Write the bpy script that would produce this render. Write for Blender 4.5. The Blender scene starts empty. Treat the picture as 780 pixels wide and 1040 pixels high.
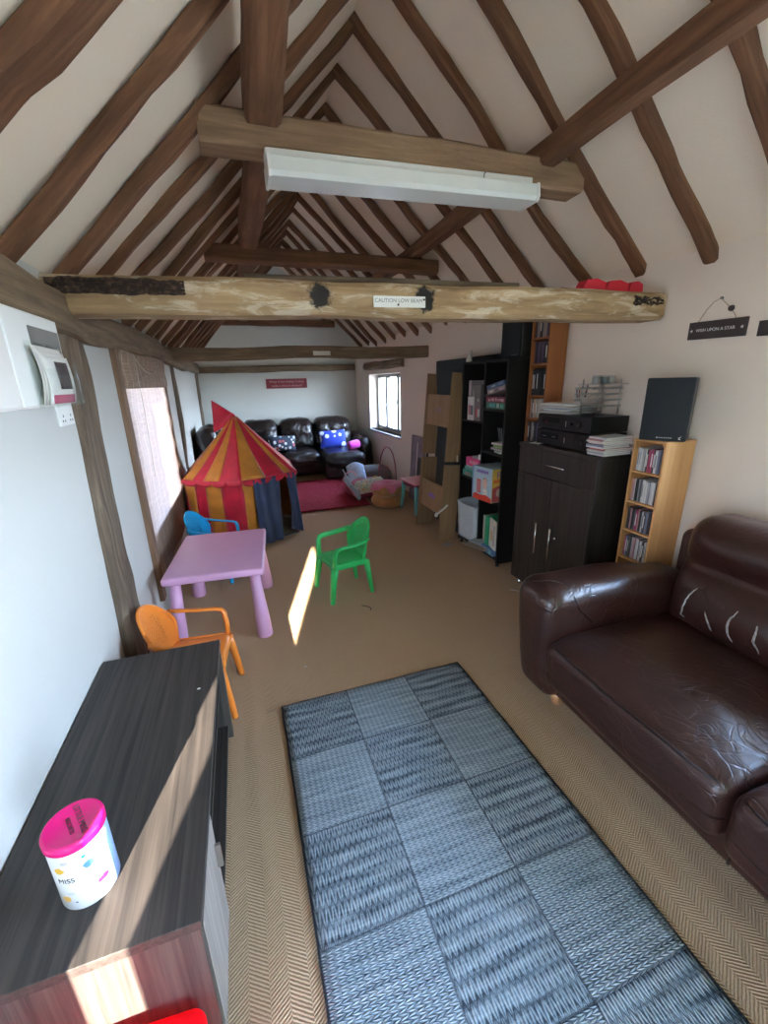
import bpy, bmesh, math, random
from mathutils import Vector, Matrix, noise
random.seed(7)
C = bpy.context.scene.collection
PI = math.pi
def V(*a): return Vector(a)

# ------------------------------------------------------------------ materials
class NT:
    def __init__(s, name):
        s.m = bpy.data.materials.new(name); s.m.use_nodes = True
        s.t = s.m.node_tree; s.n = s.t.nodes; s.l = s.t.links
        s.b = s.n.get('Principled BSDF'); s.o = s.n.get('Material Output')
        s.tc = s.n.new('ShaderNodeTexCoord')
    def link(s, a, b): s.l.new(a, b); return b
    def setin(s, node, key, val):
        if isinstance(val, bpy.types.NodeSocket): s.l.new(val, node.inputs[key])
        else: node.inputs[key].default_value = val
    def mapping(s, scale=(1,1,1), loc=(0,0,0), rot=(0,0,0), src='Object'):
        m = s.n.new('ShaderNodeMapping'); m.inputs['Scale'].default_value = scale
        m.inputs['Location'].default_value = loc; m.inputs['Rotation'].default_value = rot
        s.l.new(s.tc.outputs[src], m.inputs['Vector']); return m.outputs[0]
    def noise(s, vec, scale=5, detail=4, rough=.55, dist=0):
        k = s.n.new('ShaderNodeTexNoise'); s.l.new(vec, k.inputs['Vector'])
        k.inputs['Scale'].default_value = scale; k.inputs['Detail'].default_value = detail
        k.inputs['Roughness'].default_value = rough; k.inputs['Distortion'].default_value = dist
        return k.outputs[0]
    def voronoi(s, vec, scale=5, feature='F1', rnd=1):
        k = s.n.new('ShaderNodeTexVoronoi'); k.feature = feature; s.l.new(vec, k.inputs['Vector'])
        k.inputs['Scale'].default_value = scale; k.inputs['Randomness'].default_value = rnd
        return k.outputs[0]
    def ramp(s, fac, stops, interp='LINEAR'):
        k = s.n.new('ShaderNodeValToRGB'); s.l.new(fac, k.inputs[0]); r = k.color_ramp; r.interpolation = interp
        while len(r.elements) < len(stops): r.elements.new(.5)
        for e, (p, c) in zip(r.elements, stops):
            e.position = p; e.color = (*c, 1) if not isinstance(c, (int, float)) else (c, c, c, 1)
        return k.outputs[0]
    def math(s, op, a, b=None, c=None, clamp=False):
        k = s.n.new('ShaderNodeMath'); k.operation = op; k.use_clamp = clamp
        for i, v in enumerate((a, b, c)):
            if v is not None: s.setin(k, i, v)
        return k.outputs[0]
    def sep(s, vec):
        k = s.n.new('ShaderNodeSeparateXYZ'); s.l.new(vec, k.inputs[0]); return k.outputs
    def comb(s, x=0, y=0, z=0):
        k = s.n.new('ShaderNodeCombineXYZ')
        for i, v in enumerate((x, y, z)): s.setin(k, i, v)
        return k.outputs[0]
    def mix(s, fac, a, b):
        k = s.n.new('ShaderNodeMix'); k.data_type = 'RGBA'
        s.setin(k, 0, fac)
        for i, v in ((6, a), (7, b)):
            if isinstance(v, bpy.types.NodeSocket): s.l.new(v, k.inputs[i])
            else: k.inputs[i].default_value = (*v, 1)
        return k.outputs[2]
    def bump(s, h, strength=.3, dist=.01, normal=None):
        k = s.n.new('ShaderNodeBump'); k.inputs['Strength'].default_value = strength; k.inputs['Distance'].default_value = dist
        s.l.new(h, k.inputs['Height'])
        if normal is not None: s.l.new(normal, k.inputs['Normal'])
        s.l.new(k.outputs[0], s.b.inputs['Normal']); return k.outputs[0]
    def col(s, v):
        if isinstance(v, bpy.types.NodeSocket): s.l.new(v, s.b.inputs['Base Color'])
        else: s.b.inputs['Base Color'].default_value = (*v, 1)
    def rough(s, v): s.setin(s.b, 'Roughness', v)
    def metal(s, v): s.b.inputs['Metallic'].default_value = v

def plain(name, col, rough=.5, metal=0, var=.06, scale=12, bump=0, bscale=60, spec=None, sheen=0):
    k = NT(name); v = k.mapping()
    n = k.noise(v, scale, 3)
    a = tuple(max(0, c*(1-var)) for c in col); b = tuple(min(1, c*(1+var)) for c in col)
    k.col(k.ramp(n, [(.3, a), (.7, b)])); k.rough(rough); k.metal(metal)
    if bump: k.bump(k.noise(v, bscale, 3), bump, .004)
    if spec is not None: k.b.inputs['Specular IOR Level'].default_value = spec
    if sheen: k.b.inputs['Sheen Weight'].default_value = sheen
    return k.m

def old_wood(name, dark, mid, light, rough=.8, stretch=(1.6,22,22), lime=None, bump=.5):
    k = NT(name); v = k.mapping(stretch); v2 = k.mapping((2,5,5))
    n = k.noise(v, 1.2, 6, .62, .6)
    c = k.ramp(n, [(.25, dark), (.5, mid), (.75, light)])
    blot = k.noise(v2, 1.3, 4, .6)
    c = k.mix(k.math('MULTIPLY', k.ramp(blot, [(.42, 0.0), (.7, 1.0)]), .45), c, dark)
    if lime:
        lm = k.ramp(k.noise(k.mapping((2.2,9,9)), 2.0, 6, .7, .8), [(.52, 0.0), (.62, 1.0)])
        c = k.mix(k.math('MULTIPLY', lm, .65), c, lime)
    k.col(c); k.rough(rough)
    k.bump(k.noise(v, 2.0, 7, .7, .4), bump, .012)
    return k.m

def knots(m, spots_):
    k = NT.__new__(NT); k.m = m; k.t = m.node_tree; k.n = k.t.nodes; k.l = k.t.links; k.b = k.n.get('Principled BSDF')
    k.tc = [q for q in k.n if q.type == 'TEX_COORD'][0]
    v = k.mapping(); sx = k.sep(v); nz = k.noise(k.mapping((30,30,30)), 1, 4, .65)
    c = k.b.inputs['Base Color'].links[0].from_socket
    for (x, z, r) in spots_:
        d = k.math('SQRT', k.math('ADD', k.math('POWER', k.math('SUBTRACT', sx[0], x), 2.0), k.math('POWER', k.math('SUBTRACT', sx[2], z), 2.0)))
        q = k.math('ADD', k.math('DIVIDE', d, r), k.math('MULTIPLY', k.math('SUBTRACT', nz, .5), 1.5))
        c = k.mix(k.ramp(q, [(.72, 1.0), (1.0, 0.0)]), c, (.014,.011,.009))
    k.col(c)

def laminate(name, dark, light, axis='X', rough=.4, freq=55, bump=.12):
    k = NT(name)
    sc = {'X': (1.2, freq, freq), 'Y': (freq, 1.2, freq), 'Z': (freq, freq, 1.2)}[axis]
    v = k.mapping(sc)
    n = k.noise(v, 1.0, 6, .7, .35); n2 = k.noise(k.mapping(tuple(x*.18 if x > 2 else x for x in sc)), 1.3, 3, .5, .3)
    f = k.math('ADD', k.math('MULTIPLY', n, .7), k.math('MULTIPLY', n2, .3))
    k.col(k.ramp(f, [(.34, dark), (.62, light)])); k.rough(k.ramp(n, [(.3, rough+.08), (.7, rough-.05)]))
    k.bump(n, bump, .002); return k.m

def plaster(name, col, bump=.25):
    k = NT(name); v = k.mapping()
    n = k.noise(v, 1.4, 5, .6); f = k.noise(v, 70, 4, .6)
    k.col(k.ramp(n, [(.3, tuple(c*.955 for c in col)), (.7, col)])); k.rough(.9)
    h = k.math('ADD', k.math('MULTIPLY', n, 1.5), k.math('MULTIPLY', f, .35))
    k.bump(h, bump, .012); k.b.inputs['Specular IOR Level'].default_value = .2
    return k.m

def leather(name, dark, light, rough=.3, wr=.55):
    k = NT(name); v = k.mapping()
    k.col(tuple((a+b)/2 for a, b in zip(dark, light)))
    grain = k.voronoi(v, 260, 'DISTANCE_TO_EDGE')
    warp = k.noise(v, 2.6, 2, .5)
    wv = k.n.new('ShaderNodeVectorMath'); wv.operation = 'ADD'; vs_ = k.mapping((.95, .48, .8), rot=(0,0,.75)); k.l.new(vs_, wv.inputs[0]); 
    k.l.new(k.comb(k.math('MULTIPLY', warp, .35), k.math('MULTIPLY', warp, .25), warp), wv.inputs[1])
    crease = k.ramp(k.voronoi(wv.outputs[0], 8.5, 'DISTANCE_TO_EDGE'), [(0, 0.0), (.028, 1.0)])
    fine = k.ramp(k.voronoi(wv.outputs[0], 21, 'DISTANCE_TO_EDGE'), [(0, 0.0), (.05, 1.0)])
    msk = k.ramp(k.noise(v, 4.5, 2), [(.45, 0.0), (.6, 1.0)])
    cr = k.math('ADD', k.math('MULTIPLY', k.math('MULTIPLY', k.math('SUBTRACT', crease, 1.0), msk), .9), k.math('MULTIPLY', fine, .30))
    soft = k.noise(v, 5.5, 3, .5)
    h = k.math('ADD', k.math('MULTIPLY', cr, .62), k.math('MULTIPLY', soft, 2.2))
    k.bump(h, wr, .007)
    k.rough(rough)
    k.b.inputs['Specular IOR Level'].default_value = .62
    return k.m

def glass_mat():
    k = NT('window_glass'); k.n.remove(k.b)
    t = k.n.new('ShaderNodeBsdfTransparent'); g = k.n.new('ShaderNodeBsdfGlossy'); g.inputs['Roughness'].default_value = .02
    f = k.n.new('ShaderNodeLayerWeight'); f.inputs['Blend'].default_value = .12
    t.inputs['Color'].default_value = (.97,.985,.98,1)
    x = k.n.new('ShaderNodeMixShader'); k.l.new(k.math('MULTIPLY_ADD', k.math('POWER', f.outputs[1], 3.0), .6, .03), x.inputs[0]); k.l.new(t.outputs[0], x.inputs[1]); k.l.new(g.outputs[0], x.inputs[2])
    k.l.new(x.outputs[0], k.o.inputs[0]); return k.m

def bamboo(name, dense):
    k = NT(name); v = k.mapping()
    s = k.sep(v)
    wz = k.math('SINE', k.math('MULTIPLY', s[2], 2*PI/.009))
    n = k.noise(k.mapping((4,4,260)), 1, 4, .6); m = k.noise(k.mapping((90,90,30)), 1, 3)
    c = k.ramp(n, [(.3, (.22,.14,.095)), (.55, (.38,.26,.185)), (.75, (.56,.43,.34))])
    thread = k.math('GREATER_THAN', k.math('SINE', k.math('MULTIPLY', s[1], 2*PI/.155)), .985)
    c = k.mix(thread, c, (.62,.52,.42))
    k.col(c); k.rough(.7); k.bump(wz, .5, .003)
    tr = k.n.new('ShaderNodeBsdfTranslucent'); k.l.new(k.mix(.7, c, (.92,.84,.82)), tr.inputs['Color'])
    tp = k.n.new('ShaderNodeBsdfTransparent')
    a = k.n.new('ShaderNodeMixShader'); a.inputs[0].default_value = .0 if dense else .33
    k.l.new(k.b.outputs[0], a.inputs[1]); k.l.new(tr.outputs[0], a.inputs[2])
    b = k.n.new('ShaderNodeMixShader')
    gap = k.math('MULTIPLY', k.math('GREATER_THAN', wz, .55), k.math('GREATER_THAN', m, .50))
    k.setin(b, 0, k.math('MULTIPLY', gap, .0 if dense else .22)); k.l.new(a.outputs[0], b.inputs[1]); k.l.new(tp.outputs[0], b.inputs[2])
    k.l.new(b.outputs[0], k.o.inputs[0]); return k.m

def sisal(name):
    k = NT(name); v = k.mapping(); s = k.sep(v)
    bw = .052
    band = k.math('FLOOR', k.math('DIVIDE', s[0], bw))
    odd = k.math('SUBTRACT', k.math('MULTIPLY', k.math('MODULO', k.math('ABSOLUTE', band), 2.0), 2.0), 1.0)
    xl = k.math('SUBTRACT', s[0], k.math('MULTIPLY', band, bw))
    ph = k.math('ADD', s[1], k.math('MULTIPLY', k.math('MULTIPLY', xl, odd), .62))
    wob = k.math('MULTIPLY', k.noise(v, 90, 3), .004)
    st = k.math('SINE', k.math('MULTIPLY', k.math('ADD', ph, wob), 2*PI/.0095))
    fib = k.noise(k.mapping((260,420,1)), 1, 3)
    f = k.math('ADD', k.math('MULTIPLY', k.math('ADD', st, 1.0), .36), k.math('MULTIPLY', fib, .28))
    big = k.noise(v, 1.1, 4)
    c = k.ramp(f, [(.10, (.28,.178,.105)), (.45, (.56,.375,.222)), (.85, (.74,.535,.345))])
    c = k.mix(k.math('MULTIPLY', k.ramp(big, [(.35, 0.0), (.7, 1.0)]), .25), c, (.38,.25,.145))
    k.col(c); k.rough(.93); k.bump(f, .7, .006); k.b.inputs['Specular IOR Level'].default_value = .15
    return k.m

def knit_rug(name, cell=.325, rowh=.334):
    k = NT(name); v = k.mapping(); s = k.sep(v)
    cx = k.math('FLOOR', k.math('DIVIDE', s[0], cell)); cy = k.math('FLOOR', k.math('DIVIDE', s[1], rowh))
    odd = k.math('MODULO', k.math('ABSOLUTE', k.math('ADD', k.math('ADD', cx, cy), 1.0)), 2.0)        # 0: chunky columns, 1: fine rows
    def knit(u, w, px, py, sl):
        fu = k.math('ABSOLUTE', k.math('SUBTRACT', k.math('FRACT', k.math('DIVIDE', u, px)), .5))   # 0 centre .5 edge
        fv = k.math('FRACT', k.math('ADD', k.math('DIVIDE', w, py), k.math('MULTIPLY', fu, sl)))
        a = k.math('SINE', k.math('MULTIPLY', fv, PI)); b = k.math('SINE', k.math('MULTIPLY', fu, 2*PI))
        return k.math('MULTIPLY', k.math('POWER', a, .7), k.math('POWER', k.math('ADD', b, .02), .5))
    A = knit(s[0], s[1], .0195, .048, -1.2)
    B = knit(s[1], s[0], .0135, .022, 1.3)
    h = k.math('ADD', k.math('MULTIPLY', A, k.math('SUBTRACT', 1.0, odd)), k.math('MULTIPLY', B, odd))
    rows_a = k.noise(k.mapping((5,34,1)), 1, 4, .7); rows_b = k.noise(k.mapping((4,60,1)), 1, 4, .7)
    tone = k.math('ADD', k.math('MULTIPLY', rows_a, k.math('SUBTRACT', 1.0, odd)), k.math('MULTIPLY', rows_b, odd))
    lightness = k.math('ADD', k.math('MULTIPLY', h, .55), k.math('ADD', k.math('MULTIPLY', k.math('SUBTRACT', tone, .5), 1.3), k.math('MULTIPLY', odd, .13)))
    c = k.ramp(lightness, [(.0, (.055,.075,.092)), (.30, (.235,.295,.338)), (.80, (.53,.61,.66))])
    ex = k.math('ABSOLUTE', k.math('SUBTRACT', k.math('FRACT', k.math('DIVIDE', s[0], cell)), .5))
    ey = k.math('ABSOLUTE', k.math('SUBTRACT', k.math('FRACT', k.math('DIVIDE', s[1], rowh)), .5))
    seam = k.math('GREATER_THAN', k.math('MAXIMUM', ex, ey), .490)
    c = k.mix(k.math('MULTIPLY', seam, .6), c, (.05,.06,.075))
    k.col(c); k.rough(.95); k.bump(h, .8, .010); k.b.inputs['Specular IOR Level'].default_value = .15
    return k.m

def spots(name, base, cols, scale, thr=.35, rough=.8):
    k = NT(name); v = k.mapping()
    vo = k.n.new('ShaderNodeTexVoronoi'); k.l.new(v, vo.inputs['Vector']); vo.inputs['Scale'].default_value = scale
    cs = k.sep(vo.outputs['Color'])
    n = len(cols)
    c = k.ramp(cs[0], [(i/n, cl) for i, cl in enumerate(cols)], 'CONSTANT')
    k.col(k.mix(k.math('LESS_THAN', vo.outputs['Distance'], thr), base, c)); k.rough(rough)
    return k.m

M = {}
M['wall'] = plaster('white_painted_plaster', (.68,.68,.64))
M['wallb'] = plaster('dimmed_white_plaster', (.575,.57,.545))  # same plaster, darkened to hold back the strong window light on this wall
M['wallw'] = plaster('bounce_warmed_plaster', (.82,.725,.635))  # same plaster, with warm light bounced off the floor put into its colour
M['ceil'] = plaster('ceiling_plaster', (.86,.755,.625), .3)  # cream tone carries the warm floor bounce on the slopes
M['rafter'] = old_wood('rafter_oak', (.070,.029,.013), (.178,.080,.038), (.30,.150,.076))
M['collar'] = old_wood('collar_oak', (.15,.085,.047), (.28,.175,.10), (.40,.265,.165))
M['tie'] = old_wood('tie_beam_oak', (.17,.095,.045), (.40,.265,.135), (.55,.40,.23), lime=(.70,.62,.48))
M['plate'] = old_wood('wall_plate_oak', (.09,.058,.034), (.20,.14,.085), (.33,.25,.165))
M['post'] = old_wood('post_oak', (.05,.033,.022), (.15,.105,.07), (.30,.235,.165), bump=.8)
M['rot'] = old_wood('rotten_mortice', (.006,.003,.002), (.035,.016,.009), (.26,.16,.10), stretch=(38,50,50), bump=1.0)
M['char'] = plain('charred_knot', (.012,.010,.009), .9, var=.5, scale=40, bump=.8)
M['floor'] = sisal('sisal_herringbone')
M['rug'] = knit_rug('knitted_patch_rug')
M['rugedge'] = plain('rug_edge', (.03,.035,.045), .95, bump=.5)
M['redrug'] = plain('red_shag', (.27,.006,.022), 1, var=.4, scale=70, bump=1, bscale=160)
M['leather'] = leather('brown_leather', (.022,.0085,.0068), (.050,.0175,.0135), .30, .42)
M['leather2'] = leather('dark_leather', (.010,.007,.007), (.024,.015,.014), .27, .9)
M['seam'] = plain('leather_piping', (.012,.005,.004), .45)
M['foot'] = laminate('beech_foot', (.42,.20,.08), (.6,.33,.15), 'Z')
M['blackwood'] = laminate('black_brown_laminate', (.010,.009,.009), (.058,.048,.042), 'Y', .5, 60)
M['blackwoodZ'] = laminate('black_brown_panel', (.012,.0105,.011), (.10,.083,.072), 'Z', .42, 60)
M['greywood'] = laminate('pale_panel', (.20,.17,.15), (.36,.31,.27), 'Z', .5, 50)
M['cab'] = laminate('wenge_laminate', (.008,.0065,.006), (.034,.026,.022), 'Z', .5, 45)
M['black'] = plain('black_lacquer', (.004,.004,.0042), .7, var=.15, spec=.2)
M['blackedge'] = plain('black_edge', (.0085,.008,.008), .6, var=.15, spec=.3)
M['voidblack'] = plain('black_plastic', (.007,.007,.008), .4)
M['gloss'] = plain('black_gloss_plastic', (.006,.006,.007), .42, spec=.3)
M['grille'] = plain('speaker_cloth', (.010,.014,.018), .85, bump=.4, bscale=300)
M['beech'] = laminate('beech_veneer', (.50,.245,.085), (.66,.36,.145), 'Z', .45, 26, .05)
M['orange_ven'] = laminate('cherry_veneer', (.26,.085,.024), (.38,.14,.045), 'Z', .4, 26, .05)
M['pale_wood'] = laminate('pale_oak_veneer', (.235,.140,.070), (.32,.20,.108), 'Z', .6, 30, .05)
M['chrome'] = plain('chrome', (.75,.75,.75), .18, 1)
M['steel'] = plain('brushed_steel', (.55,.54,.52), .3, 1)
M['white'] = plain('white_enamel', (.80,.81,.79), .35, var=.02)
M['offwhite'] = plain('offwhite_plastic', (.74,.71,.68), .4, var=.02)
M['diff'] = plain('prismatic_diffuser', (.72,.76,.74), .3, var=.02)
M['pinkt'] = plain('pink_plastic', (.68,.38,.60), .38, var=.02)
M['orange'] = plain('orange_plastic', (.80,.235,.035), .3, var=.02)
M['green'] = plain('green_plastic', (.03,.52,.13), .3, var=.02)
M['blue'] = plain('blue_plastic', (.018,.40,.78), .3, var=.02)
M['tred'] = plain('red_nylon', (.58,.010,.045), .5, var=.2, scale=7, bump=.3, bscale=14, sheen=.2)
M['tyel'] = plain('yellow_nylon', (.62,.24,.028), .5, var=.15, scale=7, bump=.3, bscale=14, sheen=.2)
M['tnavy'] = plain('navy_nylon', (.030,.058,.150), .55, var=.2, scale=7, bump=.5, bscale=14, sheen=.2)
M['signred'] = plain('maroon_sign', (.20,.018,.030), .6)
M['signdark'] = plain('charcoal_sign', (.050,.036,.036), .7)
M['letter_pink'] = plain('pale_letters', (.62,.36,.36), .7)
M['letter_white'] = plain('white_letters', (.75,.72,.70), .7)
M['letter_black'] = plain('black_letters', (.02,.015,.02), .6)
M['letter_grey'] = plain('grey_letters', (.20,.22,.24), .6)
M['lidpink'] = plain('magenta_lid', (.80,.010,.20), .25, var=.03)
M['tin'] = plain('white_tin', (.80,.82,.84), .25, var=.02)
M['tinblue'] = plain('tin_blue', (.30,.45,.78), .3)
M['string'] = plain('jute_string', (.40,.30,.20), .9)
M['paper'] = plain('paper', (.74,.73,.70), .7, var=.05)
M['bamboo'] = bamboo('bamboo_blind', False)
M['bamboo_d'] = bamboo('bamboo_valance', True)
M['glass'] = glass_mat()
M['frame_grey'] = plain('grey_window_frame', (.20,.19,.18), .5)
M['frame_brown'] = laminate('brown_frame', (.14,.075,.04), (.24,.14,.08), 'Z', .6)
M['redplastic'] = plain('red_plastic', (.70,.008,.022), .35, var=.05)
M['redmatt'] = plain('red_foam', (.62,.015,.04), .6, var=.05)
M['teal'] = plain('teal_paint', (.16,.52,.52), .4)
M['pinkpaint'] = plain('pink_paint', (.78,.36,.44), .4)
M['tan'] = plain('tan_plush', (.44,.215,.085), .95, var=.15, bump=.4, sheen=.4)
M['icing'] = plain('pink_plush', (.72,.20,.34), .95, var=.2, bump=.4, sheen=.4)
M['grey_cush'] = plain('grey_fabric', (.17,.15,.16), .9, bump=.3)
M['pinkcush'] = plain('hot_pink_fleece', (.82,.055,.50), .9, bump=.4, sheen=.4)
M['floral'] = spots('floral_cushion', (.035,.045,.075), [(.70,.70,.68), (.55,.10,.10), (.40,.48,.55), (.8,.78,.74)], 17, .42)
M['bluecush'] = spots('blue_cushion', (.020,.045,.42), [(.75,.78,.85), (.80,.82,.9), (.03,.06,.45)], 9, .38)
M['toyfab'] = spots('toy_fabric', (.62,.66,.58), [(.20,.36,.60), (.75,.62,.20), (.30,.60,.48), (.70,.30,.35)], 26, .40)
M['bluewhite'] = plain('pale_blue_fabric', (.50,.60,.78), .8, var=.2, scale=20)
M['rose'] = plain('rose_wire', (.36,.06,.10), .4)
M['purple'] = plain('mauve_board', (.21,.17,.20), .6, var=.25, scale=6)
M['darkboard'] = plain('slate_board', (.028,.036,.038), .75, var=.15)
M['violet'] = plain('violet_print', (.24,.12,.50), .6)
M['bag'] = plain('pale_blue_bag', (.52,.60,.66), .6, var=.06, bump=.5, bscale=14)
M['cream'] = plain('cream_plastic', (.62,.56,.46), .5)
M['grass'] = plain('gravel_yard', (.42,.36,.28), .95, var=.3, scale=9)
M['blocker'] = plain('blocker_leaves', (.07,.12,.035), .9, var=.6, scale=6)  # leaf colour of the unseen sun blocker behind the rear door
def tint(name, c, rough=.5): 
    if name not in M: M[name] = plain(name, c, rough, var=.08)
    return M[name]

# ------------------------------------------------------------------ mesh helpers
class MB:
    def __init__(s): s.bm = bmesh.new(); s.mi = 0; s.mats = []
    def use(s, m):
        if m not in s.mats: s.mats.append(m)
        s.mi = s.mats.index(m); return s
    def _tag(s, before):
        for f in s.bm.faces:
            if f.index == -1 or f not in before: pass
    def add(s, verts, faces, M4=None):
        vs = [s.bm.verts.new(M4 @ Vector(v) if M4 else Vector(v)) for v in verts]
        out = []
        for f in faces:
            try:
                q = s.bm.faces.new([vs[i] for i in f]); q.material_index = s.mi; out.append(q)
            except ValueError: pass
        return vs, out
    def box(s, x0, x1, y0, y1, z0, z1, bev=0, M4=None, seg=2):
        if x1 < x0: x0, x1 = x1, x0
        if y1 < y0: y0, y1 = y1, y0
        if z1 < z0: z0, z1 = z1, z0
        vs, fs = s.add([(x0,y0,z0),(x1,y0,z0),(x1,y1,z0),(x0,y1,z0),(x0,y0,z1),(x1,y0,z1),(x1,y1,z1),(x0,y1,z1)],
              [(0,3,2,1),(4,5,6,7),(0,1,5,4),(1,2,6,5),(2,3,7,6),(3,0,4,7)], M4)
        if bev:
            es = list({e for f in fs for e in f.edges})
            r = bmesh.ops.bevel(s.bm, geom=es, offset=bev, segments=seg, affect='EDGES', profile=.5)
            for f in r['faces']: f.material_index = s.mi
        return s
    def rbox(s, x0, x1, y0, y1, z0, z1, r=.05, n=6, fn=None, M4=None, mid=4):
        """rounded box with a dense surface; fn(p) bends it"""
        h = V((x1-x0)/2, (y1-y0)/2, (z1-z0)/2); c = V((x0+x1)/2, (y0+y1)/2, (z0+z1)/2)
        r = min(r, h.x*.999, h.y*.999, h.z*.999)
        def axis(hh):
            a = [-hh + r*(1-math.cos(t/n*PI/2)) for t in range(n)]
            inner = [-hh+r + (2*hh-2*r)*t/mid for t in range(mid+1)]
            return a + inner + [-q for q in reversed(a)]
        ax = [axis(h.x), axis(h.y), axis(h.z)]; cache = {}
        def vert(p):
            q = V(*[max(-(h[i]-r), min(h[i]-r, p[i])) for i in range(3)])
            d = V(*p) - q
            w = q + d.normalized()*r if d.length > 1e-9 else V(*p)
            key = tuple(round(t, 6) for t in p)
            if key not in cache:
                w = w + c
                if fn: w = fn(w)
                cache[key] = s.bm.verts.new(M4 @ w if M4 else w)
            return cache[key]
        for a in range(3):
            b, d = (a+1) % 3, (a+2) % 3
            for sg in (-1, 1):
                for i in range(len(ax[b])-1):
                    for j in range(len(ax[d])-1):
                        q = []
                        for (ii, jj) in ((i,j),(i+1,j),(i+1,j+1),(i,j+1)):
                            p = [0,0,0]; p[a] = sg*h[a]; p[b] = ax[b][ii]; p[d] = ax[d][jj]; q.append(vert(p))
                        if sg < 0: q.reverse()
                        if len(set(q)) >= 3:
                            try: f = s.bm.faces.new(list(dict.fromkeys(q))); f.material_index = s.mi; f.smooth = True
                            except ValueError: pass
        return s
    def tube(s, pts, r, n=10, cap=True, closed=False):
        pts = [Vector(p) for p in pts]; N = len(pts)
        rr = r if isinstance(r, (list, tuple)) else [r]*N
        rings = []; up = None
        for i, p in enumerate(pts):
            a = pts[i-1] if (i or closed) else p; b = pts[(i+1) % N] if (i < N-1 or closed) else p
            t = (b-a).normalized()
            if up is None: up = t.orthogonal().normalized()
            up = (up - t*up.dot(t)).normalized(); w = t.cross(up)
            rad = rr[i]; ru, rw = (rad if isinstance(rad, tuple) else (rad, rad))
            rings.append([s.bm.verts.new(p + up*ru*math.cos(2*PI*k/n) + w*rw*math.sin(2*PI*k/n)) for k in range(n)])
        for i in range(N if closed else N-1):
            A, B = rings[i], rings[(i+1) % N]
            for k in range(n):
                f = s.bm.faces.new((A[k], A[(k+1) % n], B[(k+1) % n], B[k])); f.material_index = s.mi; f.smooth = True
        if cap and not closed:
            for R in (list(reversed(rings[0])), rings[-1]):
                f = s.bm.faces.new(R); f.material_index = s.mi
        return s
    def lathe(s, prof, n=28, c=(0,0,0), M4=None, smooth=True):
        c = Vector(c); rings = []
        for r, z in prof:
            if r < 1e-6: rings.append([s.bm.verts.new((M4 @ (c+V(0,0,z))) if M4 else c+V(0,0,z))])
            else:
                rings.append([s.bm.verts.new((M4 @ (c+V(r*math.cos(2*PI*k/n), r*math.sin(2*PI*k/n), z))) if M4 else c+V(r*math.cos(2*PI*k/n), r*math.sin(2*PI*k/n), z)) for k in range(n)])
        for A, B in zip(rings, rings[1:]):
            for k in range(n):
                a = A if len(A) == 1 else [A[k], A[(k+1) % n]]; b = B if len(B) == 1 else [B[(k+1) % n], B[k]]
                q = a + b
                if len(q) >= 3:
                    f = s.bm.faces.new(q); f.material_index = s.mi; f.smooth = smooth
        return s
    def prism(s, poly, t, M4=None):
        """poly (u,v) in the local XZ plane, extruded along +Y by t"""
        n = len(poly)
        s.add([(u,0,v) for u, v in poly] + [(u,t,v) for u, v in poly],
              [tuple(range(n)), tuple(reversed(range(n, 2*n)))] + [(i, i+n, (i+1) % n + n, (i+1) % n) for i in range(n)], M4)
        return s
    def grid(s, fn, nu, nv, skip=None, smooth=True):
        g = [[s.bm.verts.new(Vector(fn(i/nu, j/nv))) for j in range(nv+1)] for i in range(nu+1)]
        for i in range(nu):
            for j in range(nv):
                if skip and skip(i, j): continue
                f = s.bm.faces.new((g[i][j], g[i+1][j], g[i+1][j+1], g[i][j+1])); f.material_index = s.mi; f.smooth = smooth
        return s
    def build(s, name, mat=None, parent=None, loc=None, mtx=None, smooth=None, solid=0, recalc=True):
        if recalc: bmesh.ops.recalc_face_normals(s.bm, faces=s.bm.faces[:])
        me = bpy.data.meshes.new(name); s.bm.to_mesh(me); s.bm.free()
        for m in (s.mats or [mat]): me.materials.append(m)
        if smooth is not None:
            for p in me.polygons: p.use_smooth = smooth
        o = bpy.data.objects.new(name, me); C.objects.link(o)
        if parent: o.parent = parent
        if loc: o.location = loc
        if mtx: o.matrix_world = mtx
        if solid:
            md = o.modifiers.new('solid', 'SOLIDIFY'); md.thickness = solid; md.offset = 0
        return o

def tag(o, label=None, cat=None, group=None, kind=None):
    if label: o['label'] = label
    if cat: o['category'] = cat
    if group: o['group'] = group
    if kind: o['kind'] = kind
    return o
def thing(name, label, cat, loc=(0,0,0), rz=0, group=None):
    o = bpy.data.objects.new(name, None); C.objects.link(o); o.location = loc; o.rotation_euler = (0,0,rz)
    o.empty_display_size = .05
    return tag(o, label, cat, group)
def struct(o): o['kind'] = 'structure'; return o
def text(body, size, name, mat, parent, mtx, align='CENTER', shear=0):
    cu = bpy.data.curves.new(name, 'FONT'); cu.body = body; cu.size = size; cu.align_x = align; cu.align_y = 'CENTER'; cu.extrude = .0004; cu.shear = shear
    tmp = bpy.data.objects.new('tmp', cu); C.objects.link(tmp)
    dg = bpy.context.evaluated_depsgraph_get()
    me = bpy.data.meshes.new_from_object(tmp.evaluated_get(dg)); bpy.data.objects.remove(tmp)
    me.materials.clear(); me.materials.append(mat)
    o = bpy.data.objects.new(name, me); C.objects.link(o); o.parent = parent; o.matrix_local = mtx
    return o
def basis(x, y, loc):
    x = Vector(x).normalized(); y = Vector(y); y = (y - x*y.dot(x)).normalized(); z = x.cross(y)
    m = Matrix((x, y, z)).transposed().to_4x4(); m.translation = Vector(loc); return m
def copy_tree(o, parent=None):
    c = o.copy(); C.objects.link(c)
    if parent: c.parent = parent; c.matrix_parent_inverse = o.matrix_parent_inverse.copy()
    for ch in list(o.children): copy_tree(ch, c)
    return c

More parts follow.
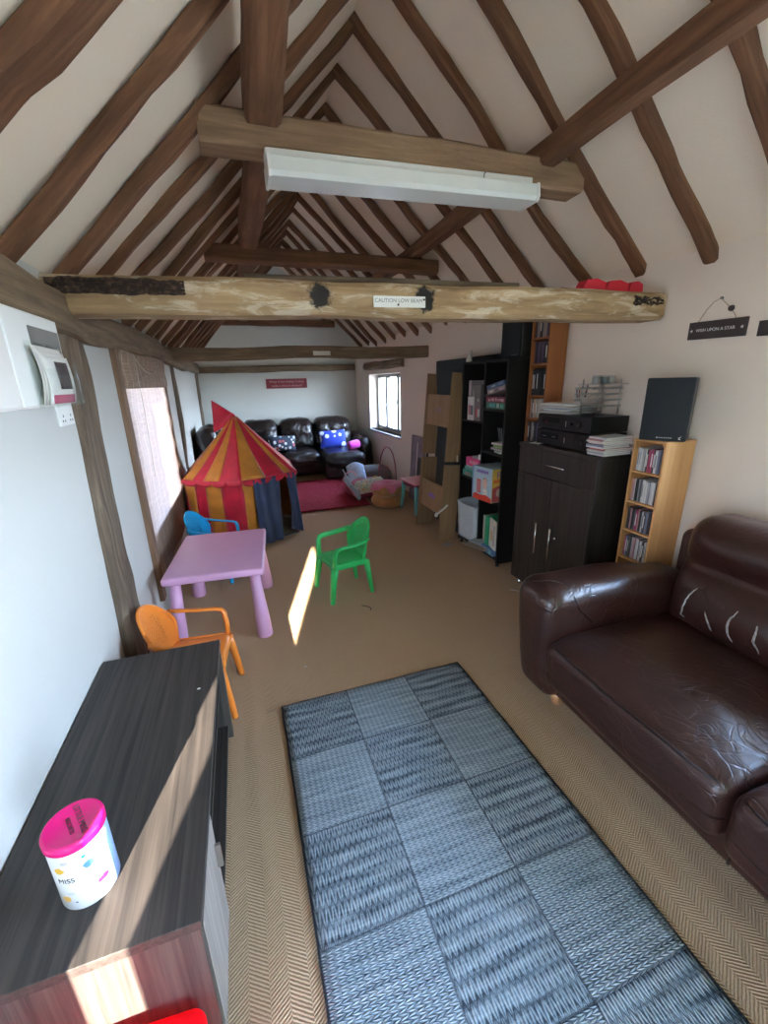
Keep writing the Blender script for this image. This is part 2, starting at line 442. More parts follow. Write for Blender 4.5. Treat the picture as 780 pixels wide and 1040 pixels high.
# ------------------------------------------------------------------ room measures (metres)
XL, ZL, XR, ZR, XA, ZA = -.64, 1.90, 2.30, 2.04, .83, 3.385      # rafter undersides: eaves and ridge
YF, YB = -1.9, 8.0
def xr(y): return 2.262 - .0217*(y-2)                              # inner face of the wall behind the big sofa
kL = (ZA-ZL)/(XA-XL); kR = (ZA-ZR)/(XR-XA)
def zl(x): return ZL + (x-XL)*kL
def zrr(x): return ZR + (XR-x)*kR

# ------------------------------------------------------------------ shell
mb = MB(); mb.box(-1.0, 2.7, YF-.3, YB+.3, -.2, 0); struct(mb.build('floor', M['floor']))
def wall_pieces(mb, u0, u1, z0, z1, holes, put):
    us = sorted({u0, u1, *[h[0] for h in holes], *[h[1] for h in holes]}); zs = sorted({z0, z1, *[h[2] for h in holes], *[h[3] for h in holes]})
    for a, b in zip(us, us[1:]):
        for c, d in zip(zs, zs[1:]):
            m, n = (a+b)/2, (c+d)/2
            if any(h[0] < m < h[1] and h[2] < n < h[3] for h in holes): continue
            put(a, b, c, d)
WL = [(2.92, 4.40, .60, 1.74), (-1.12, .06, .06, 2.02)]
mb = MB(); wall_pieces(mb, YF-.25, YB+.25, 0, 2.02, WL, lambda a, b, c, d: mb.box(XL-.22, XL, a, b, c, d)); struct(mb.build('wall_left', M['wallb']))
# the wall behind the sofa stands a degree off the room's axis
RM = basis((-.0217, 1, 0), (-1, -.0217, 0), (xr(0), 0, 0))           # local x along the room, local y into the room
WR = [(5.76, 7.18, .76, 1.655), (-.40, 1.12, 1.00, 1.93)]
mb = MB(); wall_pieces(mb, YF-.25, YB+.25, 0, 2.16, WR, lambda a, b, c, d: mb.box(a, b, -.28, 0, c, d)); struct(mb.build('wall_right', M['wallw'], mtx=RM))
gable = [(-1.0,0), (2.7,0), (2.7,1.75), (XA, 3.56), (-1.0, 1.72)]
mb = MB(); mb.prism(gable, .2, Matrix.Translation((0,YB,0))); struct(mb.build('wall_back', M['wall']))
mb = MB()
wall_pieces(mb, -1.0, 2.7, 0, 1.72, [(.25, 1.95, .05, 1.72)], lambda a, b, c, d: mb.box(a, b, YF-.2, YF, c, d))
mb.prism([(-1.0,1.72), (.25,1.72), (.25,2.08), (1.95,2.08), (1.95,1.72), (2.7,1.72), (2.7,1.75), (XA,3.56)], .2, Matrix.Translation((0,YF-.2,0)))
struct(mb.build('wall_front', M['wall']))
# sloping ceiling, one plaster skin above the rafters
def slab(mb, x0, x1, zf, off0, off1):
    mb.prism([(x0, zf(x0)+off0), (x1, zf(x1)+off0), (x1, zf(x1)+off1), (x0, zf(x0)+off1)], YB-YF+.6, Matrix.Translation((0,YF-.3,0)))
mb = MB(); slab(mb, -.70, XA, zl, .066, .2); slab(mb, XA, 2.75, zrr, .066, .2); struct(mb.build('ceiling', M['ceil']))

# ------------------------------------------------------------------ windows and doors
def window(name, mtx, w, h, bars, mat, fw=.05, depth=.06, handle=True):
    """local x along the wall, z up, y towards the room"""
    root = bpy.data.objects.new(name, None); C.objects.link(root); root.matrix_world = mtx; struct(root)
    mb = MB()
    mb.box(0, w, 0, depth, 0, fw, .004); mb.box(0, w, 0, depth, h-fw, h, .004)
    mb.box(0, fw, 0, depth, fw, h-fw, .004); mb.box(w-fw, w, 0, depth, fw, h-fw, .004)
    for b in bars: mb.box(b-fw*.75, b+fw*.75, 0, depth, fw, h-fw, .004)
    mb.build('window_frame', mat, root)
    mb = MB(); mb.box(fw*.5, w-fw*.5, depth*.4, depth*.4+.004, fw*.5, h-fw*.5); mb.build('pane', M['glass'], root)
    if handle:
        for b in bars:
            mb = MB(); mb.box(b-.012, b+.012, depth, depth+.02, h*.42, h*.50, .004); mb.box(b-.009, b+.009, depth+.018, depth+.032, h*.48, h*.66, .004)
            mb.build('handle', M['white'], root)
    return root
o = window('window_1', RM @ Matrix.Translation((5.76,-.20,.76)), 1.42, .895, [.46, .97], M['frame_grey'], .055)
mb = MB(); mb.box(5.74, 7.20, -.13, .035, .735, .76, .006); struct(mb.build('window_sill', M['frame_grey'], mtx=RM))
o = window('window_2', basis((0,1,0), (1,0,0), (XL-.17, 2.92, .60)) , 1.48, 1.14, [.74], M['frame_brown'], .06, handle=False)
o = window('window_3', RM @ Matrix.Translation((-.40,-.20,1.00)), 1.52, .93, [.76], M['frame_grey'], .05, handle=False)
o = window('window_4', basis((0,1,0), (1,0,0), (XL-.022, -.480, .06)), .434, 1.74, [], M['frame_grey'], .012, .02, handle=False)
mb = MB(); mb.box(XL-.03, XL-.004, -1.12, -.470, .06, 1.80, .003); struct(mb.build('door_2', M['frame_brown']))
mb = MB(); mb.box(XL-.02, XL-.002, -1.12, .06, 1.80, 2.02)
mb.box(XL-.02, XL-.002, -.048, .06, .06, 1.80); struct(mb.build('trim_3', M['frame_brown']))
o = window('door_1', basis((1,0,0), (0,1,0), (.25, YF-.14, .05)), 1.70, 2.03, [.85], M['frame_brown'], .07, handle=False)

# ------------------------------------------------------------------ old timbers
def timber(name, p0, p1, w, h, mat, label, cat, seed, up=(0,0,1), seg=14, wob=.008, bow=0, ch=.014, group=None, taper=0):
    """a hewn timber from p0 to p1 (centre line); w across, h along up"""
    p0, p1 = Vector(p0), Vector(p1); x = (p1-p0); L = x.length
    m = basis(x, Vector(up).cross(x), p0); zz = Vector(m.col[2][:3])
    if zz.dot(Vector(up)) < 0: pass
    mb = MB(); rings = []
    for i in range(seg+1):
        t = i/seg; a = L*t
        dy = wob*1.6*noise.noise((seed*3.1, a*1.3, .5)); dz = wob*1.6*noise.noise((seed*5.3, a*1.3, 7.5)) + bow*math.sin(PI*t)
        ww = w/2*(1+.13*noise.noise((seed, a*2.2, 3)))*(1-taper*t); hh = h/2*(1+.13*noise.noise((seed, a*2.2, 9)))*(1-taper*t)
        prof = [(-ww+ch,-hh), (ww-ch,-hh), (ww,-hh+ch), (ww,hh-ch), (ww-ch,hh), (-ww+ch,hh), (-ww,hh-ch), (-ww,-hh+ch)]
        rings.append([mb.bm.verts.new((a, y+dy+wob*.5*noise.noise((seed+y*40, a*6, z*40)), z+dz+wob*.5*noise.noise((seed+z*40, a*6, y*40+5)))) for y, z in prof])
    for A, B in zip(rings, rings[1:]):
        for k in range(8): mb.bm.faces.new((A[k], A[(k+1) % 8], B[(k+1) % 8], B[k]))
    mb.bm.faces.new(list(reversed(rings[0]))); mb.bm.faces.new(rings[-1])
    o = mb.build(name, mat, mtx=m)
    return tag(o, label, cat, group)

ordn = ['first','second','third','fourth','fifth','sixth','seventh','eighth','ninth','tenth','eleventh','twelfth','thirteenth','fourteenth','fifteenth','sixteenth','seventeenth','eighteenth']
nL = Vector((-kL,0,1)).normalized(); nR = Vector((kR,0,1)).normalized()
RD = .052
for i in range(18):
    y = .925 + i*.387 - (.07 if i == 0 else 0)
    for side in (0, 1):
        if side == 0: a, b, n = V(XL-.05, y+.02, zl(XL-.05)), V(XA, y+.02, ZA), nL
        else: a, b, n = V(XR-.01, y, zrr(XR-.01)), V(XA, y, ZA), nR
        a = a + n*RD*.5; b = b + n*RD*.5
        b = b + (b-a).normalized()*RD*.8
        if side == 1: a.x = min(a.x, xr(y)+.06)
        sd = i*2+side
        where = 'slope above the window blind' if side == 0 else 'slope above the big sofa'
        w = ((.115 if i == 1 else .058) if side == 0 else .064) + .016*noise.noise((sd*1.7,0,0))
        timber('rafter', a, b, w, RD, M['rafter'], f'dark oak rafter on the {where}, {ordn[i]} counting from the camera', 'rafter', sd+.3, up=n, wob=.019, bow=.0, ch=.010, seg=20)
timber('wall_plate', (XL-.008, YF, 1.842), (XL-.008, YB, 1.815), .145, .15, M['plate'], 'long rough oak wall plate running above the posts and window blind', 'beam', 41, seg=40, wob=.022)
# near tie beam
tb = thing('tie_beam', 'pale limewashed oak tie beam spanning the room, nearest and lowest, with small sign', 'beam')
tie = timber('timber', (-.70, 2.097, 1.893), (2.245, 1.965, 1.902), .165, .140, M['tie'], None, None, 52, seg=30, wob=.006, ch=.02)
tie.parent = tb
knots(M['tie'], [(1.085, .012, .058), (1.565, .008, .060), ])
def on_tie(x): t = (x+.665)/2.91; return 2.095-.13*t - .0825, 1.894+.008*t
for (x0, x1, z0, z1, s) in ((-.62, -.15, -.006, .046, 3), (2.03, 2.235, -.002, .046, 9)):
    mb = MB(); xs = 26
    ya, za = on_tie((x0+x1)/2); yb0, zb0 = on_tie(x0)
    def fn(u, v):
        x = x0 + (x1-x0)*u; yy, zz = on_tie(min(x, 2.24))
        e = min(u, 1-u, v, 1-v)
        return (x, yy - .003 - .007*(1 if e > .03 else 0) + .014*noise.noise((x*45, v*9, s)), zz + z0 + (z1-z0)*v + .010*noise.noise((x*16, v*1.2, s+4)) + .004*noise.noise((x*60, v*3, s+8)))
    mb.grid(fn, 40, 8); o = mb.build('mortice', M['rot'], tb, solid=.004); o['label'] = 'dark rotted mortice slot'
timber('tie_beam', (-.68, 4.97, 1.845), (2.21, 4.93, 1.875), .15, .125, M['plate'], 'brown oak tie beam crossing below the roof halfway down the room', 'beam', 61, seg=24, wob=.012)
timber('wall_beam', (-.63, 7.93, 1.79), (2.10, 7.93, 1.80), .10, .105, M['plate'], 'grey brown oak beam set along the end wall above the maroon sign', 'beam', 63, seg=20, wob=.010)
timber('collar_beam', (-.03, 2.15, 2.512), (1.80, 2.15, 2.52), .14, .128, M['collar'], 'brown oak collar beam carrying the fluorescent light', 'beam', 71, seg=18, wob=.006)
timber('collar_beam', (-.12, 3.83, 2.50), (1.80, 3.83, 2.50), .13, .105, M['rafter'], 'dark oak collar beam seen behind the fluorescent light', 'beam', 72, seg=18, wob=.008)
timber('collar_beam', (-.12, 7.90, 2.52), (1.75, 7.90, 2.53), .12, .10, M['rafter'], 'dark oak collar beam high on the end wall', 'beam', 73, seg=18, wob=.008)
timber('purlin', (.212, YF+.02, 2.605), (.212, YB-.1, 2.605), .130, .15, M['rafter'], 'heavy dark oak purlin along the roof slope above the window blind', 'beam', 81, seg=40, wob=.012)
timber('purlin', (1.575, YF+.02, 2.600), (1.575, YB-.1, 2.600), .095, .105, M['rafter'], 'heavy dark oak purlin along the roof slope above the big sofa', 'beam', 82, seg=40, wob=.010)
def post(y, x, w, z1, lab, sd, lean=0, mat='post'):
    return timber('wall_post', (x, y, 0), (x, y+lean, z1), .085, w, M[mat], lab, 'post', sd, up=(0,1,0), seg=30, wob=.016, ch=.018)
post(2.06, XL-.005, .235, 1.79, 'thick weathered oak post in the white wall beside the sideboard', 91, .12)
post(5.12, XL-.015, .10, 1.78, 'slim brown oak post between the window blind and the play tent', 92)
post(7.94, XL+.0, .13, 1.78, 'brown oak post in the far corner behind the play tent', 93)
timber('window_lintel', RM @ V(5.62,.0,1.775), RM @ V(7.34,.0,1.80), .10, .12, M['plate'], 'short weathered oak lintel over the far window', 'lintel', 95, seg=14, wob=.018, ch=.03)

# ------------------------------------------------------------------ blind
bl = thing('bamboo_blind', 'woven bamboo roman blind over the sunlit window beside the toy table', 'blind', (XL,2.86,0))
mb = MB(); mb.grid(lambda u, v: (.012+.003*math.sin(v*40+u*3), 0+1.58*u, .27+1.29*v), 6, 46); mb.build('blind_cloth', M['bamboo'], bl, solid=.003)
mb = MB(); mb.grid(lambda u, v: (.030+.004*math.sin(v*9), -.01+1.60*u, 1.54+.245*v), 6, 10); mb.build('valance', M['bamboo_d'], bl, solid=.006)
mb = MB(); mb.box(.004, .034, -.01, 1.59, 1.775, 1.80, .004); mb.build('head_rail', M['frame_brown'], bl)
mb = MB(); mb.tube([(.042, .30+.9*t/16, 1.735-.085*math.sin(PI*t/16)-.02*t/16) for t in range(17)], .003, 6); mb.tube([(.042,.34,1.74), (.040,.345,1.3), (.030,.35,.95)], .002, 6)
mb.build('cord', M['cream'], bl)
mb = MB(); mb.box(.004, .02, -.005, 1.585, .255, .275, .003); mb.build('bottom_rail', M['bamboo_d'], bl)
mb = MB(); mb.box(XL-.01, XL+.03, 2.79, 2.868, .2, 1.77, .005); struct(mb.build('trim_1', M['frame_brown']))
mb = MB(); mb.box(XL-.01, XL+.02, 4.455, 4.52, .2, 1.77, .005); struct(mb.build('trim_2', M['frame_brown']))

# ------------------------------------------------------------------ fluorescent light under the collar
fl = thing('fluorescent_light', 'long white fluorescent batten light fixed under the nearer collar beam', 'ceiling light', (.215, 2.085, 2.337), .0)
fl.rotation_euler = (0, -.021, 0)
mb = MB(); mb.box(.0, 1.265, -.03, .05, .065, .112, .006); mb.build('housing', M['white'], fl)
mb = MB(); mb.prism([(-.062,.0), (.072,.0), (.085,.016), (.078,.066), (-.070,.066), (-.078,.016)], 1.245, Matrix.Rotation(-PI/2, 4, 'Z') @ Matrix.Translation((0,.010,0))); mb.build('diffuser', M['diff'], fl)
for x in (0, 1.255):
    mb = MB(); mb.prism([(-.066,-.004), (.076,-.004), (.090,.014), (.083,.07), (-.074,.07), (-.083,.014)], .012, Matrix.Translation((x,0,0)) @ Matrix.Rotation(-PI/2, 4, 'Z')); mb.build('end_cap', M['white'], fl)
mb = MB(); mb.tube([(.97,-.07,.070), (.968,-.075,.083), (.978,-.072,.092)], .003, 6); mb.build('clip', M['letter_grey'], fl)

# ------------------------------------------------------------------ signs and things on the near tie beam
def sign(name, label, mtx, w, h, t, mat, bev=.001):
    root = bpy.data.objects.new(name, None); C.objects.link(root); root.matrix_world = mtx; tag(root, label, 'sign')
    mb = MB(); mb.box(-w/2, w/2, -h/2, h/2, -t, 0, bev); mb.build('board', mat, root); return root
yy, zz = on_tie(.735)
s = sign('beam_sign', 'small white warning sign pinned to the near tie beam', basis((1,-.045,.009), (0,0,1), (.735, yy-.016, zz-.012)), .243, .046, .006, M['white'])
text('CAUTION LOW BEAM', .0225, 'lettering', M['letter_grey'], s, Matrix.Translation((-.005,.004,.0005)))
for p in ((-.008,-.012), (.115,.010)):
    mb = MB(); mb.lathe([(0,.004), (.004,.003), (.005,0)], 10, (p[0],p[1],0)); mb.build('pin', M['letter_black'], s)
s = sign('beam_sign', 'tiny pale sign on the tie beam halfway down the room', basis((1,0,0), (0,0,1), (.925, 4.862, 1.855)), .19, .045, .005, M['white'])
pr = random.Random(3)
o = timber('batten', (.08, 2.10, 1.985), (1.42, 2.05, 1.992), .045, .032, M['post'], 'pale grey wooden batten lying along the top of the near tie beam', 'batten', 33, seg=10, wob=.002, ch=.004)
def scallop(x, w, lab):
    o = thing('red_foam_block', lab, 'toy block', (x, 2.02, 1.975), -.05, 'red blocks on the near tie beam')
    mb = MB(); mb.prism([(-w/2,0), (w/2,0), (w/2-.004,.046), (w*.1,.062), (-w*.3,.055), (-w/2+.01,.022)], .07, Matrix.Translation((0,-.05,0))); mb.build('block', M['redmatt'], o)
    mb = MB(); mb.prism([(-w/2-.002,0), (w/2+.002,0), (w/2+.002,.006), (-w/2-.002,.006)], .082, Matrix.Translation((0,-.056,0))); mb.build('base_strip', M['redplastic'], o)
    return o
scallop(1.845, .150, 'bright red scalloped block on the near tie beam, farthest from the hanging sign')
scallop(1.998, .150, 'bright red scalloped block between two others on the near tie beam')
scallop(2.128, .100, 'short bright red block on the near tie beam, closest to the hanging sign')
mb = MB(); mb.lathe([(0,.016), (.012,.014), (.018,.006), (.018,0)], 14, (1.535, 2.03, 1.975)); tag(mb.build('round_knob', M['voidblack']), 'small dark round knob lying on the near tie beam', 'knob')
mb = MB(); mb.box(1.66, 1.76, 2.0, 2.06, 1.973, 1.993, .003); tag(mb.build('wood_offcut', M['rafter']), 'small brown wood offcut beside the red blocks on the beam', 'wood offcut')
# wish sign
wy = 1.59; wm = basis((0,-1,-.015), (-.03,0,1), (xr(wy)-.014, wy, 1.755))
s = sign('hanging_sign', 'dark grey hanging plaque with pale lettering on the wall beyond the speaker', wm, .275, .083, .012, M['signdark'], .002)
text('WISH UPON A STAR', .0205, 'lettering', M['letter_white'], s, Matrix.Translation((-.004,.0,.001)))
def star(mb, x, y, r, z=.001):
    mb.add([(x+(r if k % 2 == 0 else r*.42)*math.sin(k*PI/5), y+(r if k % 2 == 0 else r*.42)*math.cos(k*PI/5), z) for k in range(10)], [tuple(range(10))])
for xx in (-.119, .120):
    mb = MB(); star(mb, xx, 0, .009); mb.build('star', M['letter_white'], s)
mb = MB(); mb.tube([(-.095,.040,-.002), (-.06,.095,0), (-.03,.125,.002), (.0,.137,.003), (.04,.10,.002), (.075,.06,.0), (.085,.038,-.002)], .0018, 6); mb.build('string', M['string'], s)
mb = MB(); mb.lathe([(0,.012), (.006,.010), (.006,0)], 10, (0,.138,-.008)); mb.build('nail', M['letter_grey'], s)
mb = MB(); mb.lathe([(0,.012), (.012,.009), (.014,0)], 12, (.057,.086,.0)); mb.build('wooden_bead', M['signdark'], s)
s2 = sign('hanging_sign', 'dark grey plaque mostly out of view beside the first plaque', basis((0,-1,-.015), (-.03,0,1), (xr(1.26)-.014, 1.270, 1.735)), .275, .065, .012, M['signdark'], .002)
# maroon sign on the end wall
s = sign('wall_sign', 'maroon lettered plaque on the end wall above the far sofa', basis((1,0,0), (0,0,1), (.852, YB-.012, 1.545)), .72, .165, .012, M['signred'], .002)
text("What if the Hokey Cokey", .058, 'lettering', M['letter_pink'], s, Matrix.Translation((0,.032,.001)))
text("really is what it's all about?", .050, 'lettering', M['letter_pink'], s, Matrix.Translation((0,-.038,.001)))

# ------------------------------------------------------------------ electrical cupboard, leaflets, socket
ec = thing('wall_cupboard', 'off-white metal wall cupboard high on the white wall beside the post', 'cupboard', (XL, .80, 1.50))
mb = MB(); mb.box(0, .112, 0, .888, 0, .255, .004); mb.build('body', M['offwhite'], ec)
mb = MB(); mb.box(.112, .124, .008, .520, .006, .249, .003); mb.build('door', M['offwhite'], ec)
mb = MB(); mb.box(.112, .124, .528, .880, .006, .249, .003); mb.build('door', M['white'], ec)
mb = MB(); mb.box(.124, .127, .66, .865, .140, .215, .001); o = mb.build('label_plate', M['frame_grey'], ec); o['label'] = 'grey printed plate'
lh = thing('leaflet_holder', 'clear plastic leaflet holder stuck on the off-white wall cupboard', 'leaflet holder', (XL+.127, 1.40, 1.503))
mb = MB(); mb.box(.0, .004, 0, .235, 0, .17, .001); mb.box(.036, .039, 0, .235, 0, .10, .001); mb.box(0, .039, 0, .235, -.003, .002, .001)
mb.box(0, .039, .232, .235, 0, .12, .001); mb.build('holder', M['glass'], lh)
for i in range(3):
    mb = MB(); mb.grid(lambda u, v: (.010+.007*i+.010*math.sin(v*PI)*(1-.35*u), .012+.20*u, .004+(.155-.012*i)*v), 6, 10)
    o = mb.build('leaflet', M['paper'], solid=.0012); o.location = lh.location
    tag(o, ['white leaflet at the back of the plastic holder', 'white leaflet tucked in the middle of the plastic holder', 'white and pink leaflet with a dark photo at the holder front'][i], 'leaflet', 'leaflets in the holder')
    if i == 2:
        mb = MB(); mb.grid(lambda u, v: (.0262+.010*math.sin((.38+.42*v)*PI)*(1-.35*(.35+.5*u)), .085+.095*u, .045+.075*v), 4, 6)
        mb.build('photo', tint('dark_photo', (.05,.035,.035)), o, solid=.0006)
        mb = MB(); mb.grid(lambda u, v: (.0262+.010*math.sin((.02+.16*v)*PI)*(1-.35*(.1+.8*u)), .03+.165*u, .006+.024*v), 4, 4)
        mb.build('red_band', tint('rose_print', (.50,.10,.17)), o, solid=.0006)
so = thing('wall_socket', 'white wall socket below the off-white cupboard', 'socket', (XL, 1.87, 1.415))
mb = MB(); mb.box(0, .010, 0, .145, 0, .085, .003); mb.build('plate', M['white'], so)
for yy_ in (.035, .11):
    mb = MB(); mb.box(.010, .014, yy_-.008, yy_+.008, .05, .07, .001); mb.build('switch', M['white'], so)
    mb = MB()
    for (dy, dz) in ((0,.036), (-.011,.018), (.011,.018)): mb.box(.0095, .0108, yy_+dy-.003, yy_+dy+.003, dz-.004, dz+.004)
    mb.build('socket_slot', M['letter_black'], so)

# ------------------------------------------------------------------ sideboard with the tin
sb = thing('sideboard', 'low dark wood-grain sideboard along the white wall, a tin on top', 'sideboard', (0,0,0))
x0, x1, y0, y1 = XL+.006, -.197, .665, 1.708
mb = MB(); mb.box(x0, x1, y0, y1, .478, .504, .0015); mb.build('top', M['blackwood'], sb)
mb = MB(); mb.box(x0, x1-.004, y0+.001, y0+.024, .0, .478, .001); o = mb.build('end_panel', M['blackwoodZ'], sb)
mb = MB(); mb.box(x0, x1-.004, y1-.024, y1-.001, .0, .478, .001); mb.build('end_panel', M['blackwoodZ'], sb)
mb = MB(); mb.box(x0, x0+.012, y0+.024, y1-.024, .0, .478); mb.build('back_panel', M['black'], sb)
mb = MB(); mb.box(x0+.012, x1-.02, y0+.024, y1-.024, .05, .07); mb.build('bottom_board', M['blackwood'], sb)
mb = MB(); mb.box(x0+.012, x1-.03, .92, .94, .07, .478); mb.build('divider', M['blackwoodZ'], sb)
mb = MB(); mb.box(x0+.012, x1-.03, .94, y1-.024, .27, .288); mb.build('shelf', M['blackwood'], sb)
mb = MB(); mb.box(x1-.06, x1-.03, y0+.024, y1-.024, .0, .05); mb.build('plinth', M['black'], sb)
dr = None
mb = MB(); mb.box(x1-.022, x1-.003, y0+.026, .935, .075, .470, .0015); dr = mb.build('door', M['greywood'], sb); dr['label'] = 'paler door panel'  # door toned paler than the dark carcass
mb = MB(); mb.box(x1-.003, x1+.012, .905, .915, .30, .38, .002); mb.build('handle', M['steel'], dr)

tin = thing('biscuit_tin', 'round white tin with a magenta lid on the dark sideboard', 'tin', (-.432, .822, .504))
mb = MB(); mb.lathe([(0,0), (.052,0), (.054,.003), (.054,.165), (0,.166)], 48); mb.build('body', M['tin'], tin)
mb = MB(); mb.lathe([(.0553,.158), (.0565,.160), (.0565,.174), (.055,.178), (.050,.1795), (.048,.178), (0,.178)], 48); lid = mb.build('lid', M['lidpink'], tin)
la = math.radians(-62)
def lidm(dx, dy): return Matrix.Translation((0,0,.1785)) @ Matrix.Rotation(la, 4, 'Z') @ Matrix.Translation((dx,dy,0))
text('LITTLE MISS.', .0155, 'lettering', M['letter_black'], lid, lidm(.0,.013))
text('BISCUITS', .0115, 'lettering', M['letter_black'], lid, lidm(.003,-.006))
def wrap(o, r):
    for v in o.data.vertices:
        a, z, d = v.co.x/r, v.co.y, v.co.z
        v.co = ((r+d)*math.cos(a), (r+d)*math.sin(a), z)
def on_tin(mesh_fn, name, mat, ang, z):
    mb = MB(); mesh_fn(mb); o = mb.build(name, mat, tin)
    wrap(o, .0541); o.rotation_euler = (0,0,ang); o.location = (0,0,z); return o
def blob(seed, w, h):
    def f(mb):
        n = 20
        pts = [(w*math.cos(2*PI*k/n)*(1+.45*noise.noise((math.cos(2*PI*k/n)*1.8, math.sin(2*PI*k/n)*1.8, seed))), h*math.sin(2*PI*k/n)*(1+.45*noise.noise((math.cos(2*PI*k/n)*1.8+5, math.sin(2*PI*k/n)*1.8, seed))), .0004) for k in range(n)]
        mb.add(pts + [(0,0,.0006)], [(k, (k+1) % n, n) for k in range(n)])
    return f
cam_a = math.atan2(-.822, .432)
for dz, a, w, h, c, sd in ((.112,.10,.011,.009,(.10,.28,.72),1), (.137,-.02,.0035,.0035,(.02,.42,.36),2), (.050,.38,.012,.008,(.80,.02,.22),3), (.118,-.90,.010,.008,(.80,.50,.05),4), (.138,-.62,.008,.004,(.55,.56,.60),5), (.036,-.95,.010,.008,(.75,.45,.10),6), (.052,-.72,.008,.0045,(.58,.60,.63),7), (.026,-.62,.003,.002,(.1,.15,.3),8), (.085,-.02,.003,.002,(.5,.5,.6),9)):
    on_tin(blob(sd, w, h), 'motif', tint(f'motif_{sd}', c), cam_a+a, dz)
def letters(mb): pass
cu = text('MISS.', .017, 'lettering', M['letter_black'], tin, Matrix.Identity(4)); wrap(cu, .0541)
cu.matrix_local = Matrix.Translation((0,0,.088)) @ Matrix.Rotation(cam_a-.72, 4, 'Z')
mb = MB(); mb.grid(lambda u, v: ((.0543)*math.cos(.82+.75*u), .0543*math.sin(.82+.75*u), .004+.152*v), 12, 2); o = mb.build('side_band', M['tinblue'], tin, solid=.0003); o.rotation_euler = (0,0,cam_a); o['label'] = 'blue band'

k = NT('red_translucent_plastic'); k.col((.75,.008,.02)); k.rough(.3)
tl = k.n.new('ShaderNodeBsdfTranslucent'); tl.inputs['Color'].default_value = (.95,.03,.05,1)
mx = k.n.new('ShaderNodeMixShader'); mx.inputs[0].default_value = .6; k.l.new(k.b.outputs[0], mx.inputs[1]); k.l.new(tl.outputs[0], mx.inputs[2]); k.l.new(mx.outputs[0], k.o.inputs[0]); M['redtub'] = k.m
rt = thing('red_glow_tub', 'red translucent tub added against the end of the sideboard for its red glow', 'tub', (-.405, .555, 0))  # translucent tub put in so sunlight through it reddens the end panel
mb = MB(); mb.rbox(-.215, .185, -.085, .085, .0, .245, .04, 6); mb.build('body', M['redtub'], rt)
mb = MB(); mb.rbox(-.22, .19, -.09, .09, .235, .292, .026, 6, lambda p: p+V(0,0,.03*(1-(p.x/.21)**2) if p.z > .26 else 0)); mb.build('lid', M['redtub'], rt)
mb = MB(); mb.box(-.262, -.252, 1.404, 1.409, .504, .5065); tag(mb.build('paper_scrap', M['paper']), 'tiny white paper scrap on top of the sideboard', 'scrap')

# ------------------------------------------------------------------ rugs
def rug(name, label, mat, edge, x0, x1, y0, y1, th, rz=0, wob=.004):
    o = thing(name, label, 'rug', (x0, y1, 0), rz)
    W, L = x1-x0, y1-y0
    mb = MB(); nx, ny = 30, 60
    def e(u, v): return wob*noise.noise((u*7, v*14, 2))
    mb.grid(lambda u, v: (W*u+e(u,v), -L*v+e(v,u), th+.0025*noise.noise((u*5, v*9, 1))), nx, ny)
    mb.build('pile', mat, o, solid=.004)
    loop = [(0,0), (1,0), (1,1), (0,1)]; pts = []
    for k in range(4):
        a, b = loop[k], loop[(k+1) % 4]; n = 20 if k % 2 == 0 else 40
        for t in range(n):
            u = a[0]+(b[0]-a[0])*t/n; v = a[1]+(b[1]-a[1])*t/n
            pts.append((W*u+e(u,v), -L*v+e(v,u), th*.55+.001*noise.noise((t*3, k, 5))))
    mb = MB(); mb.tube(pts, th*.55, 8, closed=True); mb.build('edge_binding', edge, o); return o
rug('patchwork_rug', 'long blue-grey knitted patchwork rug in front of the big sofa', M['rug'], M['rugedge'], .030, 1.008, -.22, 1.785, .012, .006)
# red shag rug with real tufted relief
o = thing('shag_rug', 'crimson shaggy rug on the floor by the far sofa', 'rug', (.30,6.72,0))
mb = MB(); mb.grid(lambda u, v: (1.17*u+.012*noise.noise((u*9,v*9,3)), -1.70*v+.012*noise.noise((u*9,v*9,8)), .022+.016*noise.noise((u*40,v*60,4))), 60, 90); mb.build('pile', M['redrug'], o, solid=.012)

